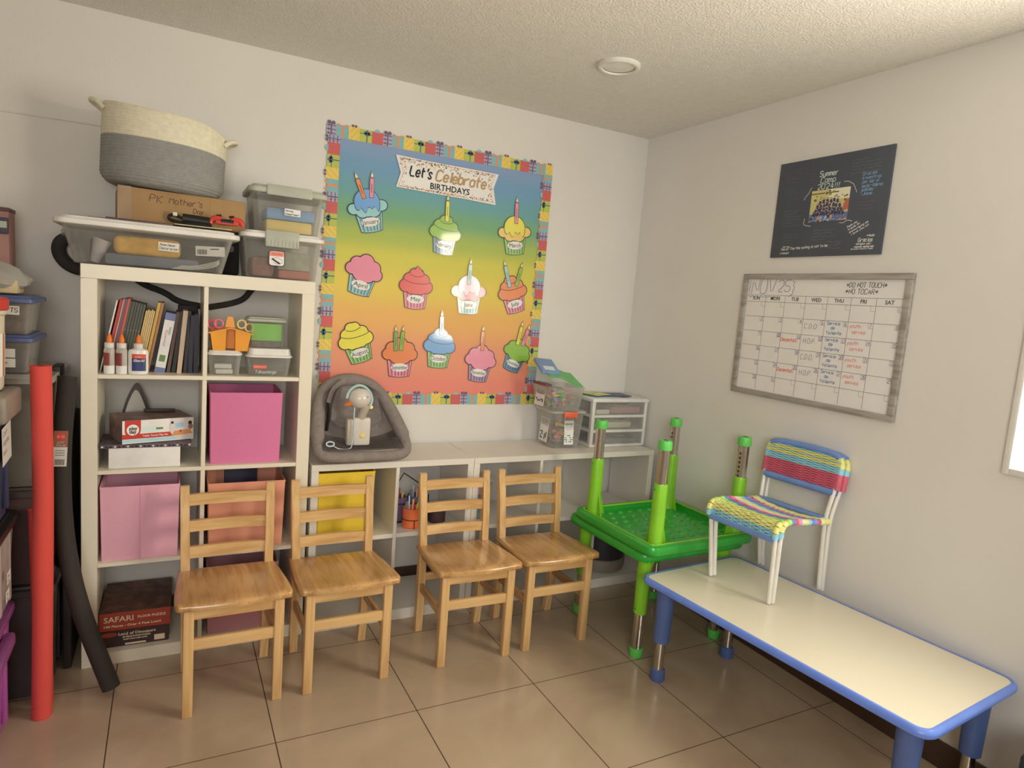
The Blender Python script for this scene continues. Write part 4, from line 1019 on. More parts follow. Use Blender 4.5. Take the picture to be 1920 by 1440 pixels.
loose('paper_stack', 'grey green papers stacked in the lower clear box', 'paper', (-1.985, -.28, 1.529), (-1.862, -.10, 1.60), mat('grey_green_paper', LL(140, 132, 108), .8, var=.15, scale=30), .004)

# black bag hanging behind the tub and the shelf
M_nylon = mat('black_nylon', LL(38, 32, 28), .75, var=.2, scale=30)
t = thing('black_bag', 'black nylon bag squeezed behind the tub, straps hanging behind the tall shelf', 'bag', (-2.1, -.035, 1.4915))
b = MB(); b.box((-.075, -.02, 0), (-.008, .020, .165), M_nylon, .015, 3); b.box((-.54, -.004, .0), (-.05, .022, .10), M_nylon, .01, 2); b.obj('body', t)
b = MB(); b.tube(smooth([(-.50, .010, .02), (-.56, .010, -.028), (-.61, .004, -.012), (-.640, .0, .03), (-.636, -.002, .075), (-.60, .0, .095)], 2), .017, M_nylon, 10, flat=1.4); b.obj('handle_loop', t)
for pts in ([(-.40, .026, -.03), (-.36, .026, -.065), (-.28, .026, -.09), (-.235, .026, -.125), (-.12, .026, -.14)], [(-.12, .026, -.14), (-.03, .026, -.118), (.02, .026, -.095), (.045, .026, -.055), (.07, .026, -.03)]):
    b = MB(); b.tube(smooth(pts, 2), .0065, M_nylon, 8, flat=1.9); b.obj('strap', t)

# ---------------------------------------------------------------- top left cell: books and glue
zb = LZ[3] + .0005
def book(nm, lab, x, th, h, lean, col, depth=.17, y=-.262, cat='book', group=None, spine=None, bev=.0008):
    m = mat('cover_' + nm + '_%d_%d_%d' % tuple(int(c*255) for c in col), col, .5, var=.08)
    Mx = T(x, y, zb) @ Matrix.Rotation(math.atan(lean), 4, 'Y') 
    o = thing(nm, lab, cat, (x, y, zb), 0, group) if spine else None
    b = MB()
    b.box((0, 0, 0), (th, depth, h), m, bev, 1); cover = b.obj('cover' if spine else nm, o)
    if spine:
        o.rotation_euler = (0, math.atan(lean), 0); spine(o, th, h); return o
    cover.location = (x, y, zb); cover.rotation_euler = (0, math.atan(lean), 0)
    return tag(cover, lab, cat, group)
book('folder', 'white folder leaning at the left end of the book row', -2.588, .004, .268, .20, LL(212, 200, 186), y=-.285)
book('book', 'dark red thin book next to the white folder', -2.5785, .0085, .272, .20, LL(148, 52, 44))
book('book', 'pale pinkish thin book between dark red and plum books', -2.5690, .0055, .274, .20, LL(168, 120, 104))
book('book', 'plum coloured book left of the bright red thin book', -2.5625, .011, .276, .195, LL(98, 66, 70))
book('book', 'bright red thin book touching the grey green series', -2.5505, .0075, .276, .19, LL(176, 70, 54))
pos = ('first', 'second', 'third', 'fourth', 'fifth', 'last')
def dot(o, th, h):
    b = MB(); b.flat([(th/2 + .0011*math.cos(a), h*.6 + .0011*math.sin(a)) for a in [2*PI*i/8 for i in range(8)]], M_paper, FRONT(0, -.0012, 0)); b.obj('spine_dot', o)
for i in range(6):
    book('series_book', 'dark grey green book, %s from the left in the uniform series with spine dots' % pos[i], -2.5425 + .0091*i, .0082, .268 - .002*i, .185, LL(66 + 6*(i % 2), 64 + 5*(i % 2), 54), spine=dot, group='uniform dark series books')
for i in range(5):
    book('thin_book', 'thin tan booklet, %s from the left in the pale cluster' % pos[i], -2.4855 + .0064*i, .0056, .235 + .004*(i % 2), .185, LL(184 - 8*(i % 2), 148, 96), group='thin tan booklets')
book('book', 'tall mustard yellow thin book right of the tan booklets', -2.4520, .0105, .268, .185, LL(172, 132, 60))
book('book', 'tall brownish red thin book beside the mustard one', -2.4400, .009, .268, .185, LL(146, 96, 58))
def big_spine(o, th, h):
    b = MB(); b.rect(.001, .022, th - .001, h - .028, mat('white_spine', LL(196, 182, 168), .5), FRONT(0, -.0008, 0)); s = b.obj('spine_panel', o)
    b = MB(); r90 = Matrix.Rotation(-PI/2, 4, 'Z'); F = FRONT(th/2, -.0014, h*.58)
    b.text('Essential', .013, mat('spine_red', LL(160, 90, 72), .5), F @ T(-.003, 0, 0) @ r90, width=.06); b.text('INDEX', .010, M_ink, F @ T(.007, .03, 0) @ r90); b.rect(.008, .045, th - .008, .07, mat('spine_green', LL(92, 110, 56), .5), FRONT(0, -.0014, 0)); b.obj('lettering', s)
book('reference_book', 'thick white and blue spined reference book in the middle of the row', -2.4145, .036, .232, .165, LL(96, 98, 124), spine=big_spine)
book('book', 'dark brown book right of the thick white spined one', -2.3735, .013, .235, .14, LL(82, 58, 44))
book('book', 'black book leaning left of the cream loose papers', -2.3570, .015, .238, .12, LL(44, 38, 34))
book('paper_bundle', 'cream bundle of loose papers leaning between black covers', -2.3385, .0165, .240, .085, LL(176, 146, 118), y=-.285, cat='papers')
book('binder', 'charcoal binder right of the cream loose papers', -2.3165, .014, .238, .05, LL(50, 44, 42), cat='binder')
book('binder', 'navy binder second from the right end of the book row', -2.3005, .017, .222, .02, LL(44, 42, 52), cat='binder')
book('binder', 'navy black binder at the right end of the book row', -2.2810, .017, .226, .0, LL(40, 38, 46), cat='binder')
loose('black_case', 'black square case standing behind the navy binders', 'case', (-2.335, -.085, zb), (-2.262, -.030, zb + .252), mat('black_case', LL(34, 28, 26), .6), .004)
M_glue = mat('white_glue_bottle', LL(214, 198, 176), .35, coat=.3); M_oran = mat('orange_nozzle', LL(226, 98, 34), .4)
def glue(x, y, kind, lab):
    t = thing('glue_bottle', lab, 'glue bottle', (x, y, zb), 0, None)
    if kind == 'round':
        b = MB(); b.lathe([(.0165, 0), (.018, .004), (.018, .030)], M_glue, 20); b.lathe([(.018, .030), (.018, .082), (.0165, .090), (.012, .096)], clear('bottle_plastic', (.9, .88, .84), (.8, .76, .7), .55), 20, cap0=False); b.obj('body', t)
        b = MB(); nn = 9; aa = [-PI*1.02 + PI*.55*i/(nn-1) for i in range(nn)]; b.add([(.0186*math.cos(a), .0186*math.sin(a), .030) for a in aa] + [(.0186*math.cos(a), .0186*math.sin(a), .076) for a in aa], [(i, i+1, nn+i+1, nn+i) for i in range(nn-1)], mat('dark_red_label', LL(120, 50, 44), .5)); b.obj('label', t)
        r = .0155
    else:
        b = MB(); b.lathe([(.031, 0), (.033, .006), (.033, .080), (.030, .088), (.018, .092), (.012, .096)], M_glue, 28, sx=1, sy=.6); b.obj('body', t)
        pts = [(-.019, -.0195), (.019, -.0195)]
        def lf(x): return -.6 * math.sqrt(max(0, .0332**2 - x*x)) - .0006
        b = MB()
        for z0, z1, m in ((.012, .058, mat('navy_glue_label', LL(40, 48, 84), .45)), (.058, .074, mat('red_glue_label', LL(190, 62, 40), .45))):
            xs = [-.020 + .045*i/8 for i in range(9)]
            b.add([(x, lf(x), z0) for x in xs] + [(x, lf(x), z1) for x in xs], [(i, i+1, 10+i, 9+i) for i in range(8)], m)
        lb = b.obj('label', t)
        b = MB(); b.text('Glue-All', .0125, M_paper, FRONT(.002, -.0206, .050), bold=.0004, shear=.2, width=.036); b.text("ELMER'S", .007, M_paper, FRONT(.002, -.0206, .0635), width=.024); b.obj('lettering', lb)
        r = .0155
    b = MB(); b.lathe([(r, .094), (r, .110), (r - .003, .112)], M_lidw, 20); b.obj('collar', t)
    b = MB(); b.lathe([(.0085, .111), (.0095, .118), (.0085, .128), (.004, .142), (.0015, .144)], M_oran, 16); b.obj('nozzle', t)
glue(-2.5545, -.318, 'round', 'slim glue bottle with orange nozzle, leftmost of the three bottles')
glue(-2.5165, -.320, 'round', 'slim glue bottle with orange nozzle, middle of the three bottles')
glue(-2.4640, -.314, 'wide', 'wide white glue bottle with navy and red label')

# ---------------------------------------------------------------- top right cell
M_orange = mat('orange_caddy_plastic', LL(222, 128, 38), .4, coat=.2)
def food_box(x, y, w, d, h, lab, lidh=.018):
    t = thing('food_container', lab, 'container', (x, y, zb))
    b = MB(); tapered(b, CLR2, w*.84, d*.84, w*.95, d*.95, h, .022, 0, .0015, .003); b.obj('body', t)
    b = MB(); b.loft([ring(w, d, .028, h - .004), ring(w, d, .028, h + .003), ring(w*.93, d*.93, .024, h + .006), ring(w*.88, d*.88, .022, h + lidh)], M_lidw, True, True); b.obj('lid', t)
    return t
food_box(-2.172, -.255, .126, .13, .082, 'small clear container with white lid under the orange caddy', .013)
t = food_box(-2.008, -.245, .178, .16, .078, 'wide clear container with white lid and red mark, under the green box', .030)
b = MB(); b.rect(-.062, .028, -.012, .044, mat('red_brand_patch', LL(190, 70, 54), .5), FRONT(0, -.0722, 0)); rb = b.obj('red_mark', t)
b = MB(); b.text('Rubbermaid', .008, M_paper, FRONT(-.037, -.0728, .036), width=.044); b.hand('Takealongs', .012, .0014, M_paper, FRONT(-.055, -.0716, .010), sp=.8); b.obj('lettering', rb)
for i, (dz, a) in enumerate(((0, .1), (.021, -.05))):
    b = MB(); b.box((-.032, -.035, 0), (.030, .03, .018), M_paper, .003); o = b.obj('eraser_pack'); o.location = (-2.175, -.262, zb + .0025 + dz); o.rotation_euler = (0, 0, a); tag(o, ('lower white pack inside the small clear container', 'upper white pack inside the small clear container')[i], 'pack')
t = thing('craft_caddy', 'orange plastic caddy with centre handle and scissors, on the small clear container', 'caddy', (-2.154, -.262, zb + .0955))
b = MB()
for s in (-1, 1):       # two sloped buckets with a gap between
    b.loft([[(s*.022 - s*.004, -.05, 0), (s*.062, -.05, 0), (s*.062, .05, 0), (s*.022 - s*.004, .05, 0)][::1 if s > 0 else -1], [(s*.016, -.058, .083), (s*.072, -.058, .066), (s*.072, .058, .066), (s*.016, .058, .083)][::1 if s > 0 else -1]], M_orange)
    b.loft([[(s*.0, -.061, .086), (s*.079, -.061, .064), (s*.079, .061, .064), (0, .061, .086)][::1 if s > 0 else -1], [(0, -.061, .090), (s*.080, -.061, .068), (s*.080, .061, .068), (0, .061, .090)][::1 if s > 0 else -1]], M_orange)
b.box((-.024, .0, .004), (.024, .004, .086), M_orange); b.obj('tray', t)
b = MB(); b.loft([[(-.018, -.012, .088), (.018, -.012, .088), (.018, .012, .088), (-.018, .012, .088)], [(-.013, -.010, .115), (.013, -.010, .115), (.013, .010, .115), (-.013, .010, .115)], [(-.009, -.008, .130), (.009, -.008, .130), (.009, .008, .130), (-.009, .008, .130)]], M_orange); b.obj('handle', t)
def scissors(x, z, c, lab, tilt):
    t = thing('scissors', lab, 'scissors', (x, -.270, z))
    m = mat('scissor_' + lab.split()[0], c, .4)
    b = MB(); b.tube([(.015*math.cos(a), .0, .020 + .016*math.sin(a)) for a in [2*PI*i/20 for i in range(20)]], .0034, m, 8, True); b.obj('finger_loop', t)
    b = MB(); b.tube([(0, 0, .004), (.002, 0, -.05)], .003, M_chrome, 6); b.obj('blade', t); t.rotation_euler = (0, tilt, 0)
scissors(-2.114, zb + .178, LL(206, 170, 96), 'yellow handled scissors in the orange caddy, nearer its handle', .1)
scissors(-2.086, zb + .166, LL(196, 152, 92), 'tan handled scissors at the right edge of the orange caddy', .15)
scissors(-2.192, zb + .176, LL(206, 96, 110), 'pink handled scissors left of the orange caddy handle', -.1)
scissors(-2.216, zb + .172, LL(206, 60, 70), 'red handled scissors at the left edge of the orange caddy', -.1)
t = thing('card_box', 'small clear box holding bright green cards, on the wide clear container', 'box', (-2.018, -.235, zb + .1085))
b = MB(); tapered(b, CLR2, .130, .09, .136, .094, .110, .01, 0, .0015, 0); b.obj('body', t)
b = MB(); lid_mesh(b, M_lidg, .152, .105, .01, .110, .012, .006, .006); b.obj('lid', t)
loose('green_cards', 'stack of bright green cards inside the small clear box', 'cards', (-2.076, -.272, zb + .136), (-1.960, -.20, zb + .205), mat('bright_green_card', LL(112, 168, 52), .6), .002)
loose('chalk_pieces', 'dark chips lying under the green cards in the small clear box', 'chips', (-2.074, -.270, zb + .1105), (-1.962, -.20, zb + .1355), mat('mixed_chips', LL(86, 66, 60), .7, var=.5, scale=90), .004)

# ---------------------------------------------------------------- second row
z2 = LZ[2] + .0005
loose('white_carton', 'plain white carton at the bottom of the game pile', 'box', (-2.556, -.330, z2), (-2.322, -.10, z2 + .077), mat('white_carton', LL(208, 194, 184), .6), .003)
b = MB(); b.box((-.150, -.10, 0), (.150, .10, .013), mat('dark_crumpled_print', LL(84, 68, 70), .5, var=.5, scale=50), .003)
for i in range(22): b.box((-.145 + i*.0135, -.1015, .003), (-.139 + i*.0135, -.0995, .009), M_paper if i % 3 == 0 else M_ink)
o = b.obj('flattened_box'); o.location = (-2.435, -.235, z2 + .078); o.rotation_euler = (0, 0, .02); tag(o, 'dark flattened game box between the white carton and the table tennis set', 'box')
t = thing('game_box', 'table tennis play set box, white, red and blue, lying on the pile', 'game box', (-2.420, -.225, z2 + .0925), .30)
M_pdw = mat('play_box_white', LL(206, 194, 182), .45); M_pdr = mat('play_box_red', LL(172, 44, 34), .45); M_pdb = mat('play_box_blue', LL(150, 176, 186), .45); M_pdd = mat('play_box_side', LL(112, 84, 74), .5, var=.35, scale=30)
b = MB(); b.box((-.124, -.085, 0), (.124, .085, .088), M_pdd, .001, 1); body = b.obj('carton', t)
b = MB(); F = FRONT(0, -.0858, 0); u = lambda k: T(0, 0, .0004 * k)
b.rect(-.123, .001, .123, .087, M_pdw, F); b.rect(-.123, .005, .123, .016, M_pdb, F @ u(1)); b.rect(-.123, .018, .123, .036, M_pdr, F @ u(1)); b.rect(-.07, .040, .0, .062, mat('play_box_pale', LL(186, 192, 190), .45), F @ u(1))
b.flat([(-.115, .087), (-.115, .05)] + [(-.0885 + .0265*math.cos(a), .050 + .027*math.sin(a)) for a in [PI + PI*i/12 for i in range(13)]] + [(-.062, .087)], M_pdr, F @ u(2))
b.flat([(-.0885 + .0205*math.cos(a), .052 + .0205*math.sin(a)) for a in [2*PI*i/24 for i in range(24)]], mat('play_box_badge', LL(222, 190, 176), .45), F @ u(3))
b.rect(-.010, .048, .014, .056, mat('play_box_green', LL(86, 110, 70), .5), F @ u(2))
b.flat([(.123, .004), (.080, .003), (.055, .012), (.040, .032), (.036, .060), (.042, .087), (.123, .087)], mat('play_box_photo', LL(188, 170, 156), .5), F @ u(4))
b.flat([(.040, .018), (.121, .024), (.110, .042), (.054, .038)], mat('play_table_orange', LL(186, 120, 70), .5), F @ u(5)); b.flat([(.055, .068), (.085, .070), (.090, .052), (.060, .050)], mat('play_window_blue', LL(140, 160, 168), .5), F @ u(5))
for x, y, r, m in ((.046, .070, .005, M_ink), (.047, .060, .006, M_paper), (.110, .066, .007, M_ink), (.112, .052, .009, mat('play_brown', LL(130, 84, 70), .5)), (.076, .036, .004, M_pdr)): b.flat([(x + r*math.cos(a), y + r*1.2*math.sin(a)) for a in [2*PI*i/12 for i in range(12)]], m, F @ u(6))
pr = b.obj('front_print', body)
b = MB(); b.text('play', .017, M_ink, F @ T(-.088, .0575, .0020), bold=.0005); b.text('day', .017, M_ink, F @ T(-.089, .0445, .0020), bold=.0005); b.text('Table Tennis Play Set', .0095, M_paper, F @ T(-.012, .027, .0012), bold=.0003, width=.088)
b.obj('lettering', body)
t = thing('clothes_iron', 'grey clothes iron standing upright on its heel at the back of the shelf', 'iron', (-2.478, -.075, z2))
arch = smooth([(-.062, 0), (-.060, .10), (-.045, .19), (-.018, .262), (0, .286), (.018, .262), (.045, .19), (.060, .10), (.062, 0)], 2)
b = MB(); b.prism(arch, .018, mat('iron_grey', LL(70, 58, 48), .35), FRONT(0, .02, 0)); b.obj('soleplate', t)
b = MB(); b.prism([(x*.83, y*.93) for x, y in arch], .045, mat('iron_pale', LL(164, 150, 134), .35), FRONT(0, .0015, 0)); b.obj('housing', t)
loose('black_bar', 'flat black bar lying on the table tennis box', 'bar', (-2.45, -.172, z2 + .181), (-2.34, -.156, z2 + .194), mat('dark_bar', LL(52, 40, 34), .5), .003).location.z += 0
def fabric_bin(name, lab, x, y, z, w, d, h, col, rz=0.0, seam=False, taper=.96):
    t = thing(name, lab, 'storage bin', (x, y, z), rz)
    m = mat('fabric_' + '%d_%d_%d' % tuple(int(255*c) for c in col), col, .85, var=.025, scale=150, bump=.15, bscale=700)
    b = MB(); tapered(b, m, w*taper, d*taper, w, d, h, .006, 0, .004, 0, 2); b.obj('shell', t)
    b = MB(); s = .0015
    b.loft([ring(w + s, d + s, .006, h - .006, 2), ring(w + s, d + s, .006, h + .0015, 2), ring(w - .009, d - .009, .006, h + .0015, 2), ring(w - .009, d - .009, .006, h - .006, 2)], m, False, False); b.obj('hem', t)
    if seam:
        b = MB(); b.box((-.001, -d/2 - .0016, .0), (.001, -d/2 + .004, h), m); b.obj('fold', t)
    return t
fabric_bin('fabric_bin', 'hot pink fabric bin in the second row of the tall shelf', -2.088, -.195, z2, .268, .25, .282, LL(188, 98, 124))
# third row
z3 = LZ[1] + .0005
fabric_bin('fabric_bin', 'pale pink fabric bin with a front crease in the third row', -2.452, -.206, z3, .262, .26, .283, LL(202, 142, 146), 0, True)
fabric_bin('fabric_bin', 'coral fabric bin in the third row behind the nearest wooden chair', -2.078, -.200, z3, .29, .25, .272, LL(206, 132, 100))
loose('navy_folder', 'dark navy folder standing inside the coral bin', 'folder', (-2.15, -.12, z3 + .006), (-2.02, -.10, z3 + .30), mat('navy_folder', LL(42, 36, 54), .6), .003)
# bottom row
z4 = LZ[0] + .0005
fabric_bin('fabric_bin', 'dusty rose fabric bin at the bottom right of the tall shelf', -2.085, -.200, z4, .27, .25, .275, LL(170, 112, 108))
def puzzle(lab, x, z, w, h, band, title, lines, print_c):
    t = thing('puzzle_box', lab, 'puzzle box', (x, -.190, z), -.02)
    b = MB(); b.box((-w/2, -.125, 0), (w/2, .160, h), mat('puzzle_top_' + title, print_c, .5, var=.5, scale=22), .0015, 1); c = b.obj('carton', t)
    b = MB(); b.rect(-w/2 + .001, .001, w/2 - .001, h - .001, band, FRONT(0, -.1257, 0)); p = b.obj('front_print', c)
    b = MB()
    for tx, xx, yy, s, m, wd in lines: b.text(tx, s, m, FRONT(xx, -.1263, yy), bold=.0004, width=wd)
    b.obj('lettering', c); return t
PZc = mat('puzzle_cream_ink', LL(196, 168, 134), .5); PZr = mat('puzzle_red', LL(142, 52, 34), .5); PZk = mat('puzzle_dark', LL(52, 34, 30), .5)
tt = puzzle('dark floor puzzle box reading Land of Dinosaurs, under the red puzzle box', -2.468, z4, .236, .064, PZk, 'dino', (('Land of Dinosaurs', .01, .049, .015, PZc, .125), ('48 PIECE FLOOR PUZZLE', .008, .036, .009, PZc, .095), ('MORE THAN 4 FEET LONG', .004, .026, .006, PZc, .08)), LL(66, 44, 36))
b = MB(); b.flat([(-.084 + .028*math.cos(a), .050 + .009*math.sin(a)) for a in [2*PI*i/20 for i in range(20)]], PZr, FRONT(0, -.1262, 0)); b.rect(.068, .008, .104, .030, PZc, FRONT(0, -.1262, 0)); b.rect(-.03, .004, .04, .011, PZc, FRONT(0, -.1262, 0)); b.obj('badge_print', tt)
puzzle('red floor puzzle box reading Safari, on top of the dark puzzle box', -2.464, z4 + .0655, .240, .072, PZr, 'safari', (('SAFARI', -.055, .044, .030, PZc, .098), ('FLOOR PUZZLE', .055, .046, .013, PZc, .095), ('100 Pieces - Over 4 Feet Long!', -.01, .018, .012, PZc, .19)), LL(88, 56, 42))
# ================================================================ on and in the low units
zt = .741
# infant seat: padded rim, quilted shell, corduroy seat, crotch strap
M_seat = mat('grey_brown_fabric', LM(122, 108, 95), .9, var=.12, scale=45, bump=.3, bscale=400)
M_cord = mat('dark_corduroy', LM(84, 72, 64), .95, var=.1, scale=30)
t = thing('infant_seat', 'grey padded infant seat on the low shelf, leaning under the poster corner', 'infant seat', (-1.624, -.215, zt))
# the rim runs along the front, up both sides and over the top; it leans back
def rimpt(s):        # s in 0..1 around, starting at front centre
    Q = [(0, -.168, .034), (.13, -.168, .034), (.188, -.155, .044), (.196, -.11, .085), (.175, -.05, .15), (.150, 0, .21), (.118, .04, .268), (.062, .070, .318), (-.030, .080, .334), (-.108, .070, .308), (-.156, .035, .255), (-.174, -.02, .17), (-.184, -.09, .09), (-.190, -.15, .044), (-.135, -.168, .034)]
    return Q
Q = smooth(rimpt(0), 2, True)
b = MB(); N = len(Q); rr_ = []
for x, y, z in Q: rr_.append(.030 if z > .1 else .023)
b.tube(Q, rr_, M_seat, 14, True, False); b.obj('padded_rim', t, 70)
# inner shell between the rim points
def shell(u, v):     # u -1..1 across, v 0 front .. 1 top ; a deep scoop
    pts = [(-.165, .056, .178), (-.10, .056, .178), (-.04, .066, .174), (.005, .11, .166), (.030, .19, .152), (.050, .26, .118), (.070, .318, .060)]
    k = v * (len(pts) - 1); i = min(int(k), len(pts) - 2); f = k - i
    y, z, w = (pts[i][q] + f * (pts[i+1][q] - pts[i][q]) for q in range(3))
    side = abs(u) ** 3
    return (u * w - .028 * v ** 2, y - side * .05 * v, z + side * .09 * (1 - v) * v * 2)
def grid(b, fn, nu, nv, m):
    vs = [fn(-1 + 2*i/nu, j/nv) for j in range(nv + 1) for i in range(nu + 1)]; n1 = nu + 1
    b.add(vs, [(j*n1 + i, j*n1 + i + 1, (j+1)*n1 + i + 1, (j+1)*n1 + i) for j in range(nv) for i in range(nu)], m)
def sh_pts(u, v):
    x, y, z = shell(u, .30 + .70 * v); w = .004 * math.sin(9 * u + 14 * v) * (1 - abs(u)); return (x, y - abs(w), z + w * .4)
b = MB(); grid(b, sh_pts, 24, 26, M_seat); b.obj('backrest_padding', t, 80)
b = MB(); grid(b, lambda u, v: (lambda p: (p[0] * .68, p[1] - .012 + .004 * abs(math.sin(7*u)), p[2] + .004))(shell(u, .52 + .40 * v)), 14, 14, M_seat); b.obj('head_insert', t, 80)
b = MB()
for i in range(44):
    u = -1 + 2 * (i + .5) / 44
    pts = [shell(u, .02 + .36 * j / 8) for j in range(9)]
    b.tube([(x * .98, y, z + .006) for x, y, z in pts], .0042, M_cord, 6)
b.obj('corduroy_seat', t, 60)
b = MB(); b.tube(smooth([(-.09, .01, .10), (-.06, -.03, .075), (-.03, -.05, .06)], 2), .007, M_seat, 8, flat=2); b.tube([(-.055, -.045, .083), (-.040, -.052, .078)], .009, M_dark, 8); b.obj('harness_strap', t)
b = MB(); b.tube(smooth([(-.135, -.03, .24), (-.125, -.01, .19), (-.135, -.03, .12)], 2), .006, M_dark, 8, flat=2); b.tube(smooth([(-.05, .03, .335), (-.11, .0, .30), (-.13, -.02, .24)], 2), .006, M_seat, 8, flat=2); b.obj('side_strap', t)
# white toy with a round head on a bent neck, pull cord
M_toy = mat('ivory_toy_plastic', LM(190, 175, 152), .3, coat=.4)
M_toyd = mat('taupe_toy_plastic', LM(160, 144, 122), .35)
t = thing('musical_toy', 'ivory toy with a ball head and pull cord standing in the infant seat', 'toy', (-1.634, -.300, zt + .068))
b = MB(); b.box((-.055, -.02, 0), (.018, .02, .115), mat('pale_beige_toy', LM(170, 154, 130), .35), .008, 3); b.box((-.030, -.026, .0), (.046, .016, .122), M_toy, .010, 3); b.obj('body', t)
b = MB(); b.tube(smooth([(.006, -.006, .112), (.010, -.012, .140), (.020, -.02, .168), (.022, -.02, .178)], 2), .019, M_toyd, 16); b.obj('neck', t)
b = MB(); b.ball((-.004, -.008, .205), .048, M_toy, 24, sc=(1.0, .95, .92)); hd = b.obj('head', t)
b = MB(); b.ball((.020, -.050, .218), .004, M_toyd, 8); b.obj('eye', hd)
b = MB(); b.loft([[(-.044 + .010*math.cos(a), -.02 + .012*math.sin(a), .190 + .013*math.sin(a + 1)) for a in [2*PI*i/10 for i in range(10)]], [(-.066 + .006*math.cos(a), -.02 + .006*math.sin(a), .180 + .006*math.sin(a + 1)) for a in [2*PI*i/10 for i in range(10)]]], M_oran); b.obj('beak', t)
b = MB(); b.tube(smooth([(-.062, -.015, .205), (-.052, -.01, .238), (-.02, -.008, .262), (.015, -.008, .258), (.045, -.008, .225), (.052, -.01, .190), (.035, -.01, .165)], 2), .006, mat('pale_teal_plastic', LM(150, 168, 156), .4), 8); b.obj('headband', t)
b = MB(); b.lathe([(.010, 0), (.011, .003), (.008, .005)], mat('yellow_button', LM(206, 180, 88), .4), 18, FRONT(.010, -.0258, .045)); b.obj('button', t)
b = MB(); b.lathe([(.008, 0), (.008, .012)], mat('yellow_button2', LM(214, 200, 110), .4), 12, FRONT(.045, -.008, .168)); b.obj('ear_knob', t)
b = MB(); M_pc = mat('pale_blue_cord', LM(176, 186, 204), .6)
b.tube(smooth([(-.030, -.032, .17), (-.032, -.034, .12), (-.028, -.034, .06), (-.034, -.036, .022), (-.040, -.05, .000), (-.055, -.062, -.004), (-.085, -.066, -.003), (-.105, -.062, .002), (-.118, -.06, .012)], 2), .0022, M_pc, 6); b.tube([(-.132 + .016*math.cos(a), -.06 + .004*math.sin(a), .020 + .009*math.sin(a)) for a in [2*PI*i/16 for i in range(16)]], .0032, M_pc, 6, True); b.obj('pull_cord', t)

# brick tubs
M_red = mat('coral_red_latch', LM(230, 92, 62), .4)
t = thing('brick_tub', 'clear tub with coral latch and two printed labels, below the open toy tub', 'storage tub', (-.520, -.150, zt), -.06)
b = MB(); tapered(b, CLR2, .160, .160, .190, .190, .190, .015, 0, .002, .006); b.obj('body', t)
b = MB(); b.loft([ring(.206, .206, .02, .186), ring(.208, .208, .02, .196), ring(.192, .192, .018, .198), ring(.188, .188, .018, .195)], clear('milky_lid', (.9, .9, .88), (.8, .8, .77), .45), True, True); b.obj('lid', t)
b = MB(); b.box((-.035, -.110, .166), (.045, -.098, .196), M_red, .004)
for i in range(4): b.cyl((-.025 + i*.020, -.104, .166), (-.025 + i*.020, -.104, .162), .008, .008, M_red, 8)
b.obj('latch', t)
def pl(t, F, w, h, title, small, rows):
    o = label_sheet(t, F, w, h, name='printed_label', m=mat('label_white', LM(212, 200, 184), .5))
    b = MB(); b.text(title, w * .26, M_ink, F @ T(0, h*.36, .0012), bold=.0005, width=w*.8)
    for i, s_ in enumerate(small): b.text(s_, w * .14, M_ink, F @ T(0, h*.24 - i*h*.10, .0012), width=w*.7)
    for r, rw in enumerate(rows):
        for q, ch in enumerate(rw):
            if ch != ' ': b.flat([((q - (len(rw)-1)/2) * w * .16 + w*.065*math.cos(a), -h*.12 - r*h*.085 + w*.055*math.sin(a)) for a in [2*PI*i/7 for i in range(7)]], M_ink, F @ T(0, 0, .0012))
    b.obj('lettering', o)
def tilt(x, y, z, ry): return FRONT(x, y, z) @ Matrix.Rotation(ry, 4, 'Z')
LEFTF = lambda x, y, z: LEFTW(x, y, z)
pl(t, FRONT(.010, -.0895, .082, 0) @ Matrix.Rotation(-.08, 4, 'X'), .055, .125, 'IQBUILDER', ('THE ULTIMATE', 'STEM TOY'), ('  xx  ', ' x  x x', 'xx  xx', ' x xx '))
pl(t, LEFTF(-.0895, 0, .085) @ Matrix.Rotation(-.08, 4, 'X'), .095, .125, 'IQBUILDER', ('CREATIVITY', ''), ('xx  x', ' x xx', 'x  xx', 'xx x '))
M_bk = [mat('brick_' + n, LM(*c), .35) for n, c in (('yellow', (228, 186, 60)), ('orange', (226, 110, 62)), ('green', (98, 168, 96)), ('red', (186, 66, 60)), ('blue', (92, 116, 160)), ('pink', (214, 120, 130)), ('grey', (140, 130, 132)))]
rr = random.Random(11)
def bricks(lab, cx, cy, z0, w, d, h, n, rnd):
    b = MB()
    for i in range(n):
        q = rnd.uniform(.010, .019); x = cx + rnd.uniform(-w/2, w/2); y = cy + rnd.uniform(-d/2, d/2); z = z0 + q + (h - 2*q) * (i / n)
        Mx = T(x, y, z) @ Matrix.Rotation(rnd.uniform(0, 3), 4, 'Z') @ Matrix.Rotation(rnd.uniform(-.6, .6), 4, 'X')
        m = rnd.choice(M_bk)
        if i % 3 == 0: b.box((-q*1.4, -q*.35, -q*.35), (q*1.4, q*.35, q*.35), m, .002, 1, Mx)
        elif i % 3 == 1: b.cyl((0, 0, -q*.4), (0, 0, q*.4), q, q, m, 10, Mx)
        else: b.box((-q, -q*.7, -q*.3), (q, q*.7, q*.3), m, .002, 1, Mx)
    o = b.obj('toy_bricks', None, base=(cx, cy, z0)); tag(o, lab, 'toy bricks', kind='stuff')
bricks('heap of mixed coloured building pieces inside the lower brick tub', -.520, -.150, zt + .004,   .105, .105, .140, 80, rr)
t = thing('toy_tub', 'open clear tub of bright toy pieces stacked on the brick tub', 'storage tub', (-.560, -.168, zt + .2005), -.06)
b = MB(); tapered(b, CLR2, .170, .190, .200, .225, .120, .015, 0, .002, .006); b.obj('body', t)
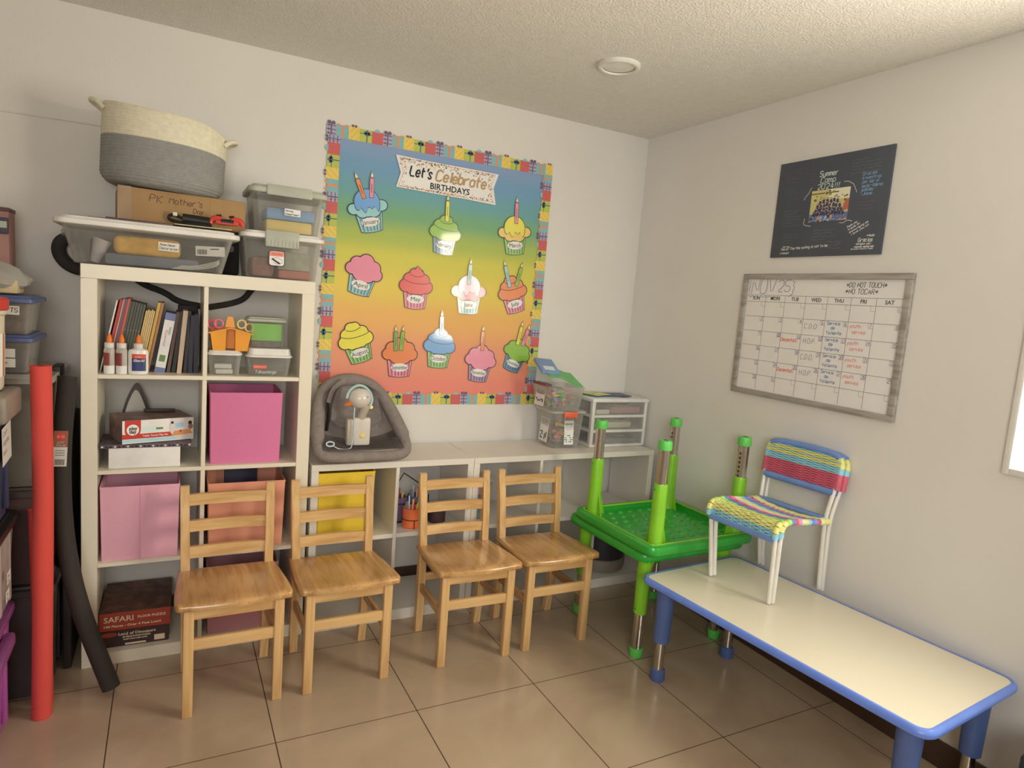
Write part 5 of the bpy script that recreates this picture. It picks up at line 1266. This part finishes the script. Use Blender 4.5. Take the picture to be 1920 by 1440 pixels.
pl(t, LEFTF(-.0955, .01, .056) @ Matrix.Rotation(-.12, 4, 'X'), .105, .085, 'BRICKBOX', ('BUILDING SET', ''), ('x  xx', ' xx x'))
bricks('bright toy pieces filling the open tub', -.560, -.168, zt + .203, .115, .135, .112, 90, random.Random(4))
M_bluec = mat('slate_blue_cover', LM(112, 132, 156), .5); M_grn = mat('leaf_green_paper', LM(96, 158, 84), .5)
b = MB(); pts = [(-.10, .055), (-.03, .050), (.03, .020), (.08, .002), (.12, -.002)]; pts = smooth(pts, 2)
vs = [(x, -.075, z) for x, z in pts] + [(x, .075, z) for x, z in pts] + [(x, -.075, z + .003) for x, z in pts] + [(x, .075, z + .003) for x, z in pts]; n = len(pts)
b.add(vs, [(i, n+i, n+i+1, i+1) for i in range(n-1)] + [(2*n+i, 2*n+i+1, 3*n+i+1, 3*n+i) for i in range(n-1)] + [(i, i+1, 2*n+i+1, 2*n+i) for i in range(n-1)] + [(n+i, 3*n+i, 3*n+i+1, n+i+1) for i in range(n-1)], M_grn)
o = b.obj('green_pad'); o.location = (-.575, -.180, zt + .352); o.rotation_euler = (.38, 0, 0); tag(o, 'curved green board sloping across the open toy tub', 'board')
t = thing('book', 'slate blue book tilted on the curved green board over the open toy tub', 'book', (-.645, -.175, zt + .412)); t.rotation_euler = (.42, .06, -.1)
b = MB(); b.box((-.05, -.07, 0), (.05, .07, .016), M_bluec, .002); c_ = b.obj('cover', t)
b = MB(); b.rect(-.03, -.02, .03, .02, mat('pale_title_patch', LM(190, 192, 190), .5), TOP(0, -.03, .0165)); b.obj('title_patch', c_)
loose('maroon_book', 'maroon book lying under the slate blue book at the tub edge', 'book', (-.685, -.25, zt + .326), (-.645, -.12, zt + .336), mat('maroon_cover', LM(110, 60, 58), .5), .002)

# three drawer unit
t = thing('drawer_unit', 'white three drawer unit with clear drawer fronts, in the room corner', 'drawers', (-.200, -.130, zt))
w, d, h = .365, .23, .262
M_dw = mat('white_drawer_frame', (0.82, 0.82, 0.80), .35, coat=.2)
b = MB()
b.box((-w/2, -d/2, 0), (w/2, d/2, .014), M_dw, .003); b.box((-w/2 - .004, -d/2 - .006, h - .020), (w/2 + .004, d/2, h), M_dw, .005)
for s in (-1, 1):
    for y in (-d/2, d/2 - .024): b.box((s*w/2 - (.02 if s > 0 else 0), y, .012), (s*w/2 + (.02 if s < 0 else 0), y + .024, h - .018), M_dw, .002)
for k in (1, 2): b.box((-w/2 + .001, -d/2 + .001, k*.081 - .002), (w/2 - .001, d/2 - .001, k*.081 + .012), M_dw)
b.obj('frame', t)
for k in range(3):
    z0 = .014 + k * .081 + .001
    b = MB(); lo = z0; hi = z0 + .064
    b.box((-w/2 + .022, -d/2 - .004, lo), (w/2 - .022, -d/2 - .001, hi), CLR2); b.box((-w/2 + .024, -d/2, lo), (-w/2 + .026, d/2 - .03, hi), CLR2); b.box((w/2 - .026, -d/2, lo), (w/2 - .024, d/2 - .03, hi), CLR2)
    dr = b.obj('drawer', t)
    b = MB(); b.tube(smooth([(-.06, -d/2 - .004, hi - .004), (-.03, -d/2 - .013, hi - .016), (.03, -d/2 - .013, hi - .016), (.06, -d/2 - .004, hi - .004)], 2), .003, CLR, 6); b.obj('drawer_pull', dr)
loose('tag_card', 'white tag shaped card in the top clear drawer', 'card', (-.355, -.236, zt + .178), (-.265, -.232, zt + .202), M_paper, .001)
loose('pink_packet', 'dusty pink packets in the top clear drawer', 'packet', (-.25, -.225, zt + .178), (-.05, -.06, zt + .215), mat('dusty_pink', LM(160, 118, 112), .6), .008)
loose('paper_pile', 'pale papers in the middle clear drawer', 'paper', (-.33, -.225, zt + .098), (-.10, -.06, zt + .132), mat('pale_papers', LM(186, 178, 150), .7), .01)
loose('dark_folder', 'grey folders in the bottom clear drawer', 'folder', (-.33, -.225, zt + .016), (-.06, -.06, zt + .04), mat('grey_folders', LM(112, 112, 112), .7), .008)
for i, (x, a, c, lab) in enumerate(((-.25, .12, LM(112, 140, 158), 'pale blue magazine on top of the drawer unit'), (-.195, -.1, LM(62, 66, 82), 'dark magazine lying across the pale blue one on the drawers'), (-.30, .3, LM(182, 176, 92), 'yellow leaflet at the left edge of the drawer unit top'))):
    b = MB(); b.box((-.10 + .04*(i == 2), -.06, 0), (.10 - .04*(i == 2), .06, .004), mat('magazine_%d' % i, c, .4, var=.3, scale=20), .001, 1); o = b.obj('magazine'); o.location = (x, -.135, zt + h + .0008 + (.0045 * i if i < 2 else .009)); o.rotation_euler = (0, 0, a); tag(o, lab, 'magazine')

# inside the low units
fabric_bin('fabric_bin', 'yellow fabric bin in the low shelf behind the wooden chairs', -1.680, -.205, .4105, .245, .25, .283, LM(212, 172, 48))
loose('black_case', 'black case lying on top of the yellow bin', 'case', (-1.77, -.22, .6965), (-1.60, -.10, .706), mat('dark_case', LM(44, 36, 36), .6), .003)
M_wire = mat('black_wire', LM(40, 34, 32), .5)
t = thing('wire_caddy', 'black wire caddy holding purple and green pots in the low shelf', 'caddy', (-1.355, -.175, .4105))
b = MB(); b.tube([(-.075, 0, .13), (-.02, 0, .225), (.075, 0, .16), (.085, 0, .10)], .0035, M_wire, 6)
b.tube([(-.09, -.05, .09), (.09, -.05, .09), (.09, .05, .09), (-.09, .05, .09)], .003, M_wire, 6, True); b.tube([(-.09, -.05, .003), (.09, -.05, .003), (.09, .05, .003), (-.09, .05, .003)], .003, M_wire, 6, True)
for x, y in ((-.09, -.05), (.09, -.05), (.09, .05), (-.09, .05)): b.tube([(x, y, .003), (x, y, .13)], .003, M_wire, 6)
b.obj('wire_frame', t)
def cup(lab, x, y, z, r, h, c, nm='pencil_cup'):
    b = MB(); m = mat('cup_' + lab.split()[0], c, .4); b.lathe([(r*.88, 0), (r, .006), (r, h), (r - .003, h), (r*.86, .006)], m, 24); o = b.obj(nm); o.location = (x, y, z); return tag(o, lab, 'cup')
cup('purple pot on the left of the black wire caddy', -1.402, -.175, .4105, .042, .115, LM(108, 84, 106))
cup('teal pot on the right of the black wire caddy', -1.309, -.175, .4105, .042, .115, LM(74, 96, 116))
cup('orange pencil cup with a dark wire band in the low shelf', -1.365, -.285, .4105, .042, .092, LM(214, 100, 52))
cup('dark maroon pot at the right of the orange cup', -1.225, -.245, .4105, .042, .085, LM(64, 44, 44))
b = MB(); b.tube([(-1.365 + .0435*math.cos(a), -.285 + .0435*math.sin(a), .452) for a in [2*PI*i/24 for i in range(24)]], .002, M_wire, 6, True); b.tube([(-1.365 + .0, -.3290, .412), (-1.365, -.3290, .452)], .002, M_wire, 6); tag(b.obj('wire_ring', None, base=(-1.365, -.285, .4115)), 'black wire ring around the orange pencil cup', 'wire ring')
prng = random.Random(2)
pcols = [LM(*c) for c in ((210, 170, 70), (190, 80, 70), (200, 190, 180), (110, 150, 90), (150, 110, 150), (220, 150, 110))]
pc_m = [mat('pencil_%d' % i, c, .5) for i, c in enumerate(pcols)]
def pencil(cx, cy, z0, k, h, grp, lab):
    a = 2*PI*k/7; b = MB(); x0, y0 = .018*math.cos(a), .018*math.sin(a); x1, y1 = .028*math.cos(a), .028*math.sin(a)
    b.tube([(x0, y0, .008), (x1, y1, h)], .0036, pc_m[k % 6], 6); o = b.obj('pencil'); o.location = (cx, cy, z0); tag(o, lab, 'pencil', grp)
for k in range(7): pencil(-1.365, -.285, .4105, k, .115 + .012 * (k % 3), 'pencils in the orange cup', 'thin pencil standing in the orange cup')
for k in range(7): pencil(-1.402, -.175, .4105, k, .135 + .01 * (k % 3), 'crayons in the purple pot', 'crayon standing in the purple pot')
for k in range(7): pencil(-1.309, -.175, .4105, k, .135 + .01 * (k % 3), 'crayons in the teal pot', 'crayon standing in the teal pot')
t = thing('craft_jar', 'tall clear jar with pink and teal contents, behind the third wooden chair', 'jar', (-1.000, -.215, .4105))
b = MB(); tapered(b, CLR2, .09, .11, .10, .12, .185, .012, 0, .002, .003); b.obj('body', t)
b = MB(); lid_mesh(b, clear('milky_lid', (.9, .9, .88), (.8, .8, .77), .45), .108, .128, .014, .19, .014, .006); b.obj('lid', t)
for i, (z, c, lab) in enumerate(((.003, LM(84, 128, 120), 'teal bundle at the bottom of the tall clear jar'), (.063, LM(112, 104, 110), 'grey bundle in the middle of the tall clear jar'), (.115, LM(196, 120, 138), 'pink bundle near the top of the tall clear jar'))):
    loose('yarn_bundle', lab, 'yarn', (-1.036, -.262, .4105 + z), (-.964, -.168, .4105 + z + .05), mat('yarn_%d' % i, c, .9, var=.25, scale=60), .012)
t = thing('planter_pot', 'round black pot with a grey base rim low in the corner shelf', 'pot', (-.205, -.195, .0508))
b = MB(); b.lathe([(.128, .070), (.130, .115), (.118, .24), (.110, .25), (.02, .252)], mat('black_pot', LM(44, 40, 38), .6), 32); b.obj('bowl', t)
b = MB(); b.lathe([(.100, 0), (.126, .008), (.136, .03), (.137, .068), (.128, .072)], mat('grey_pot_rim', LM(128, 112, 92), .6), 32); b.obj('base_rim', t)
# ================================================================ pile of tubs at the left
def tote(lab, x0, x1, y0, y1, z0, z1, m, lidm, name='storage_tote', lidh=.03, clearwall=False):
    cx, cy = (x0 + x1)/2, (y0 + y1)/2; w, d = x1 - x0, y1 - y0
    t = thing(name, lab, 'storage tote', (cx, cy, z0))
    b = MB(); tapered(b, m, w*.90, d*.90, w*.97, d*.97, z1 - z0 - lidh, .03, 0, .003, .008)
    for s in (-1, 1):
        for yy in (-.28, 0, .28): b.box((s*w*.465 - .004, yy*d - .012, .03), (s*w*.465 + .010, yy*d + .012, z1 - z0 - lidh - .02), m, .003)
    b.obj('body', t)
    b = MB(); lid_mesh(b, lidm, w + .012, d + .012, .035, z1 - z0 - lidh*.55, lidh*.5, .014, .02); b.obj('lid', t)
    return t
M_purp = mat('purple_plastic', LX(142, 68, 116), .4); M_purpd = mat('purple_lid_plastic', LX(106, 54, 86), .4)
M_navy = mat('navy_plastic', LX(46, 44, 60), .45); M_greyl = mat('taupe_lid_plastic', LX(112, 96, 80), .5)
CLP = clear('pinkish_clear_plastic', (.93, .88, .87), (.72, .64, .62), .3)
t1 = tote('purple plastic tote on the floor at the far left, lowest of the front stack', -3.20, -2.800, -1.02, -.555, 0.001, .400, M_purp, M_purpd)
b = MB(); b.box((.196, -.10, .30), (.226, .10, .345), M_purpd, .01); b.obj('handle', t1)
t2 = tote('clear tote with pink contents and black lid, in the middle of the front stack', -3.20, -2.788, -1.00, -.545, .402, .700, CLP, M_dark)
for yy, zz in ((.06, .13), (.04, .08)):
    label_sheet(t2, RIGHTW(.2085, yy, zz), .045, .035, (('Toys', -.016, .002, .008), ('misc', -.014, -.012, .008)))
loose('pink_fabric', 'pink folded fabric filling the clear tote in the front stack', 'fabric', (-3.16, -.95, .408), (-2.835, -.60, .60), mat('pink_fabric', LX(196, 128, 130), .9, var=.12, scale=12), .03)
t3 = tote('navy tote with taupe lid handles, topmost big tote of the front stack', -3.20, -2.788, -1.00, -.560, .702, 1.098, M_navy, M_greyl)
b = MB(); b.box((.185, -.04, .315), (.228, .19, .395), M_greyl, .012, 3); b.obj('handle', t3)
label_sheet(t3, RIGHTW(.2030, .10, .235, .06), .12, .115, (('Craft', -.05, .03, .016), ('supplies', -.05, .004, .016), ('books', -.05, -.026, .014)))
# white jar with a red lid on top
t = thing('plastic_jar', 'white plastic jar with red lid and colourful label at the left edge', 'jar', (-2.876, -.690, 1.1010))
b = MB(); b.lathe([(.078, 0), (.082, .01), (.086, .215), (.092, .222), (.092, .236)], mat('milky_jar', LX(168, 150, 122), .4), 32); b.obj('body', t)
b = MB(); b.lathe([(.093, .232), (.097, .236), (.097, .262), (.091, .268)], mat('red_jar_lid', LX(156, 44, 32), .4), 32); b.obj('lid', t)
b = MB(); rr = random.Random(9)
for i in range(16):
    a0 = -PI/2 + PI * i / 16; a1 = a0 + PI / 16
    b.add([(.0846*math.cos(a0), .0846*math.sin(a0), .04), (.0846*math.cos(a1), .0846*math.sin(a1), .04), (.0864*math.cos(a1), .0864*math.sin(a1), .165), (.0864*math.cos(a0), .0864*math.sin(a0), .165)], [(0, 1, 2, 3)], mat('jar_print_%d' % (i % 4), (LX(206, 186, 150), LX(196, 140, 60), LX(206, 196, 176), LX(150, 96, 60))[i % 4], .5))
b.obj('label', t)
# rear stack: floor tote, big clear tub, two blue lidded boxes, bag of bits, pink gift bag
tote('dark grey tote on the floor behind the red foam noodles', -3.15, -2.705, -.50, -.06, .001, .40, mat('dark_grey_plastic', LX(64, 54, 50), .5), mat('grey_tote_lid', LX(58, 48, 44), .5))
tote('dark maroon tote stacked second in the rear pile', -3.15, -2.715, -.49, -.06, .402, .74, mat('maroon_plastic', LX(62, 42, 38), .5), mat('dark_lid2', LX(52, 40, 36), .5))
t = tote('large clear tub with clear lid and black latches in the rear pile', -3.14, -2.708, -.49, -.06, .742, 1.118, clear('smoky_clear_plastic', (.80, .77, .73), (.45, .42, .38), .25), clear('clear_lid', (.92, .91, .88), (.75, .72, .66), .35))
b = MB(); b.box((.196, -.05, .345), (.224, .06, .385), M_dark, .006); b.obj('latch', t)
loose('dark_fabric', 'dark folded fabric inside the large clear tub', 'fabric', (-3.09, -.45, .75), (-2.76, -.11, 1.02), mat('dark_fabric', LX(74, 62, 56), .9, var=.2, scale=15), .03)
M_bl = mat('blue_lid_plastic', LX(58, 64, 88), .4)
def small(lab, z, col, lines, cy=-.36):
    t = thing('storage_box', lab, 'storage box', (-2.875, cy, z))
    b = MB(); tapered(b, clear('dim_clear_plastic', (.86, .85, .84), (.5, .48, .45), .2), .20, .20, .225, .225, .104, .015, 0, .002, .004); b.obj('body', t)
    b = MB(); lid_mesh(b, M_bl, .252, .262, .02, .110, .014, .008, .012); b.obj('lid', t)
    return t
s1 = small('clear box with blue lid and printed label cards, lower of the small pair', 1.1195, 0, ())
label_sheet(s1, FRONT(.036, -.1145, .034, 0) @ Matrix.Rotation(-.06, 4, 'X'), .075, .028, (('A4 82801', 0, 0, .009),), hand=False); label_sheet(s1, FRONT(.036, -.1160, .066, 0) @ Matrix.Rotation(-.06, 4, 'X'), .075, .028, (('5.7', -.02, -.004, .012),), hand=False)
s2 = small('clear box with blue lid labelled Crafts, upper of the small pair', 1.2445, 0, ())
label_sheet(s2, FRONT(.050, -.1165, .078, 0) @ Matrix.Rotation(-.06, 4, 'X'), .072, .028, (('CRAFTS', -.031, -.006, .014, .062),), pen=.0018)
loose('craft_bits', 'pinkish brown craft bits inside the upper small blue lidded box', 'craft bits', (-2.96, -.44, 1.2475), (-2.79, -.28, 1.285), mat('craft_bits', LX(110, 84, 72), .8, var=.4, scale=60), .01)
loose('dark_cloth', 'dark blue cloth in the lower small blue lidded box', 'cloth', (-2.96, -.44, 1.1225), (-2.79, -.28, 1.19), mat('dark_blue_cloth', LX(60, 54, 62), .9), .015)
t = thing('plastic_bag', 'crumpled clear plastic bag of cream cards on the small blue lidded boxes', 'bag', (-2.885, -.37, 1.3700))
b = MB(); rings = []; rg = random.Random(6)
for i in range(8):
    f = i / 7; z = .112 * f; k = math.sin(PI * (.16 + .80 * f)) 
    rings.append([((.112 * k + rg.uniform(-.008, .008)) * math.cos(2*PI*j/20) * 1.0, (.095 * k + rg.uniform(-.008, .008)) * math.sin(2*PI*j/20), z + rg.uniform(-.004, .004) * (0 < i)) for j in range(20)])
b.loft(rings, clear('crumpled_film', (.80, .80, .78), (.62, .62, .58), .38, .08)); b.obj('film', t, 20)
loose('cream_cards', 'cream cards inside the crumpled plastic bag', 'cards', (-2.875, -.435, 1.374), (-2.800, -.33, 1.418), mat('cream_cards', LX(156, 130, 92), .7), .004)
t = thing('gift_bag', 'tall pink gift bag with black clasp standing at the far left', 'bag', (-2.965, -.145, 1.1195))
b = MB(); b.box((-.10, -.05, 0), (.105, .05, .535), mat('dusty_pink_paper', LX(128, 88, 76), .7), .006); b.obj('body', t)
b = MB(); b.box((-.102, -.052, .525), (.107, .052, .540), mat('brown_trim', LX(70, 44, 40), .6), .003); b.obj('top_trim', t)
b = MB(); b.box((.062, -.060, .450), (.104, -.0505, .505), mat('slate_clasp', LX(52, 46, 52), .5), .004); b.box((.080, -.0625, .470), (.100, -.0600, .492), M_lidg); b.obj('clasp', t)
# foam noodles
def foam(name, lab, pts, r, c, rough=.85):
    base = pts[0]; b = MB(); p = smooth([(x - base[0], y - base[1], z - base[2]) for x, y, z in pts], 2) if len(pts) > 2 else [tuple(a - q for a, q in zip(pt, base)) for pt in pts]
    m = mat(name + '_foam_%d' % int(c[0]*255), c, rough, var=.05, scale=420, bump=.2, bscale=600)
    t = thing(name, lab, 'foam noodle', base)
    b.tube(p, r, m, 24); b.obj('tube', t, 60)
    d = Vector(p[-1]) - Vector(p[-2]); d.normalize()
    b = MB(); e = Vector(p[-1]); b.cyl(e - d*.001, e + d*.0006, r*.3, r*.3, M_dark, 14); b.obj('core_hole', t)
    return t
M_fr = LL(186, 62, 50)
foam('foam_noodle', 'red foam noodle standing upright in front of the tubs', [(-2.722, -.612, .001), (-2.716, -.612, .40), (-2.712, -.608, .80), (-2.716, -.604, 1.163)], .0285, M_fr)
foam('foam_noodle', 'shorter red foam noodle mostly hidden behind the tall red one', [(-2.728, -.530, .001), (-2.731, -.530, .40), (-2.738, -.530, .68)], .0285, M_fr)
tb_ = foam('foam_noodle', 'black foam noodle bending down to the floor beside the tall shelf', [(-2.530, -.552, .024), (-2.565, -.535, .125), (-2.615, -.505, .265), (-2.655, -.475, .42), (-2.682, -.445, .60), (-2.690, -.41, .85), (-2.672, -.375, 1.10)], .029, LL(44, 37, 31))
for ch in list(tb_.children):
    pass
b = MB(); R0 = Vector((-2.690 + 2.530, -.41 + .552, .85 - .024))
F = FRONT(R0.x + .003, R0.y - .0360, R0.z + .005, -.05)
b.prism([(-.020, -.055), (.020, -.055), (.020, .012), (-.020, .012)], .0008, M_paper, F); b.prism([(-.020, .012), (.020, .012), (.020, .068), (-.020, .068)], .0008, mat('brown_sticker', LX(118, 74, 50), .5), F)
st = b.obj('price_sticker', tb_)
b = MB(); b.flat([(.014*math.cos(a), .048 + .014*math.sin(a)) for a in [2*PI*i/20 for i in range(20)]], mat('price_red', LX(176, 52, 40), .5), F @ T(0, 0, .0012)); b.text('$1.25', .011, M_paper, F @ T(0, .048, .0016), width=.02); b.text('JUST', .010, M_paper, F @ T(0, .028, .0014), shear=.2); b.text('VALUE', .009, M_paper, F @ T(0, .018, .0014), shear=.2)
for i in range(8): b.rect(-.014 + i*.0036, -.050, -.0122 + i*.0036, -.030, M_ink, F @ T(0, 0, .0012))
for i in range(3): b.stroke([(-.015, 0 - i*.008), (.013, 0 - i*.008)], .0018, M_ink, F @ T(0, 0, .0012))
b.obj('lettering', st)
loose('black_board', 'tall black board leaning in the gap beside the tall shelf', 'board', (-2.697, -.33, .001), (-2.672, -.04, .93), mat('black_board', LX(40, 32, 28), .7), .004)
# black storage cube at the right edge, past the blue table
loose('black_hamper', 'black fabric hamper beside the end of the blue-edged table', 'hamper', (-.30, -2.62, .001), (-.016, -2.27, .36), mat('black_hamper_fabric', LR(46, 46, 46), .85, var=.15, scale=60), .02)
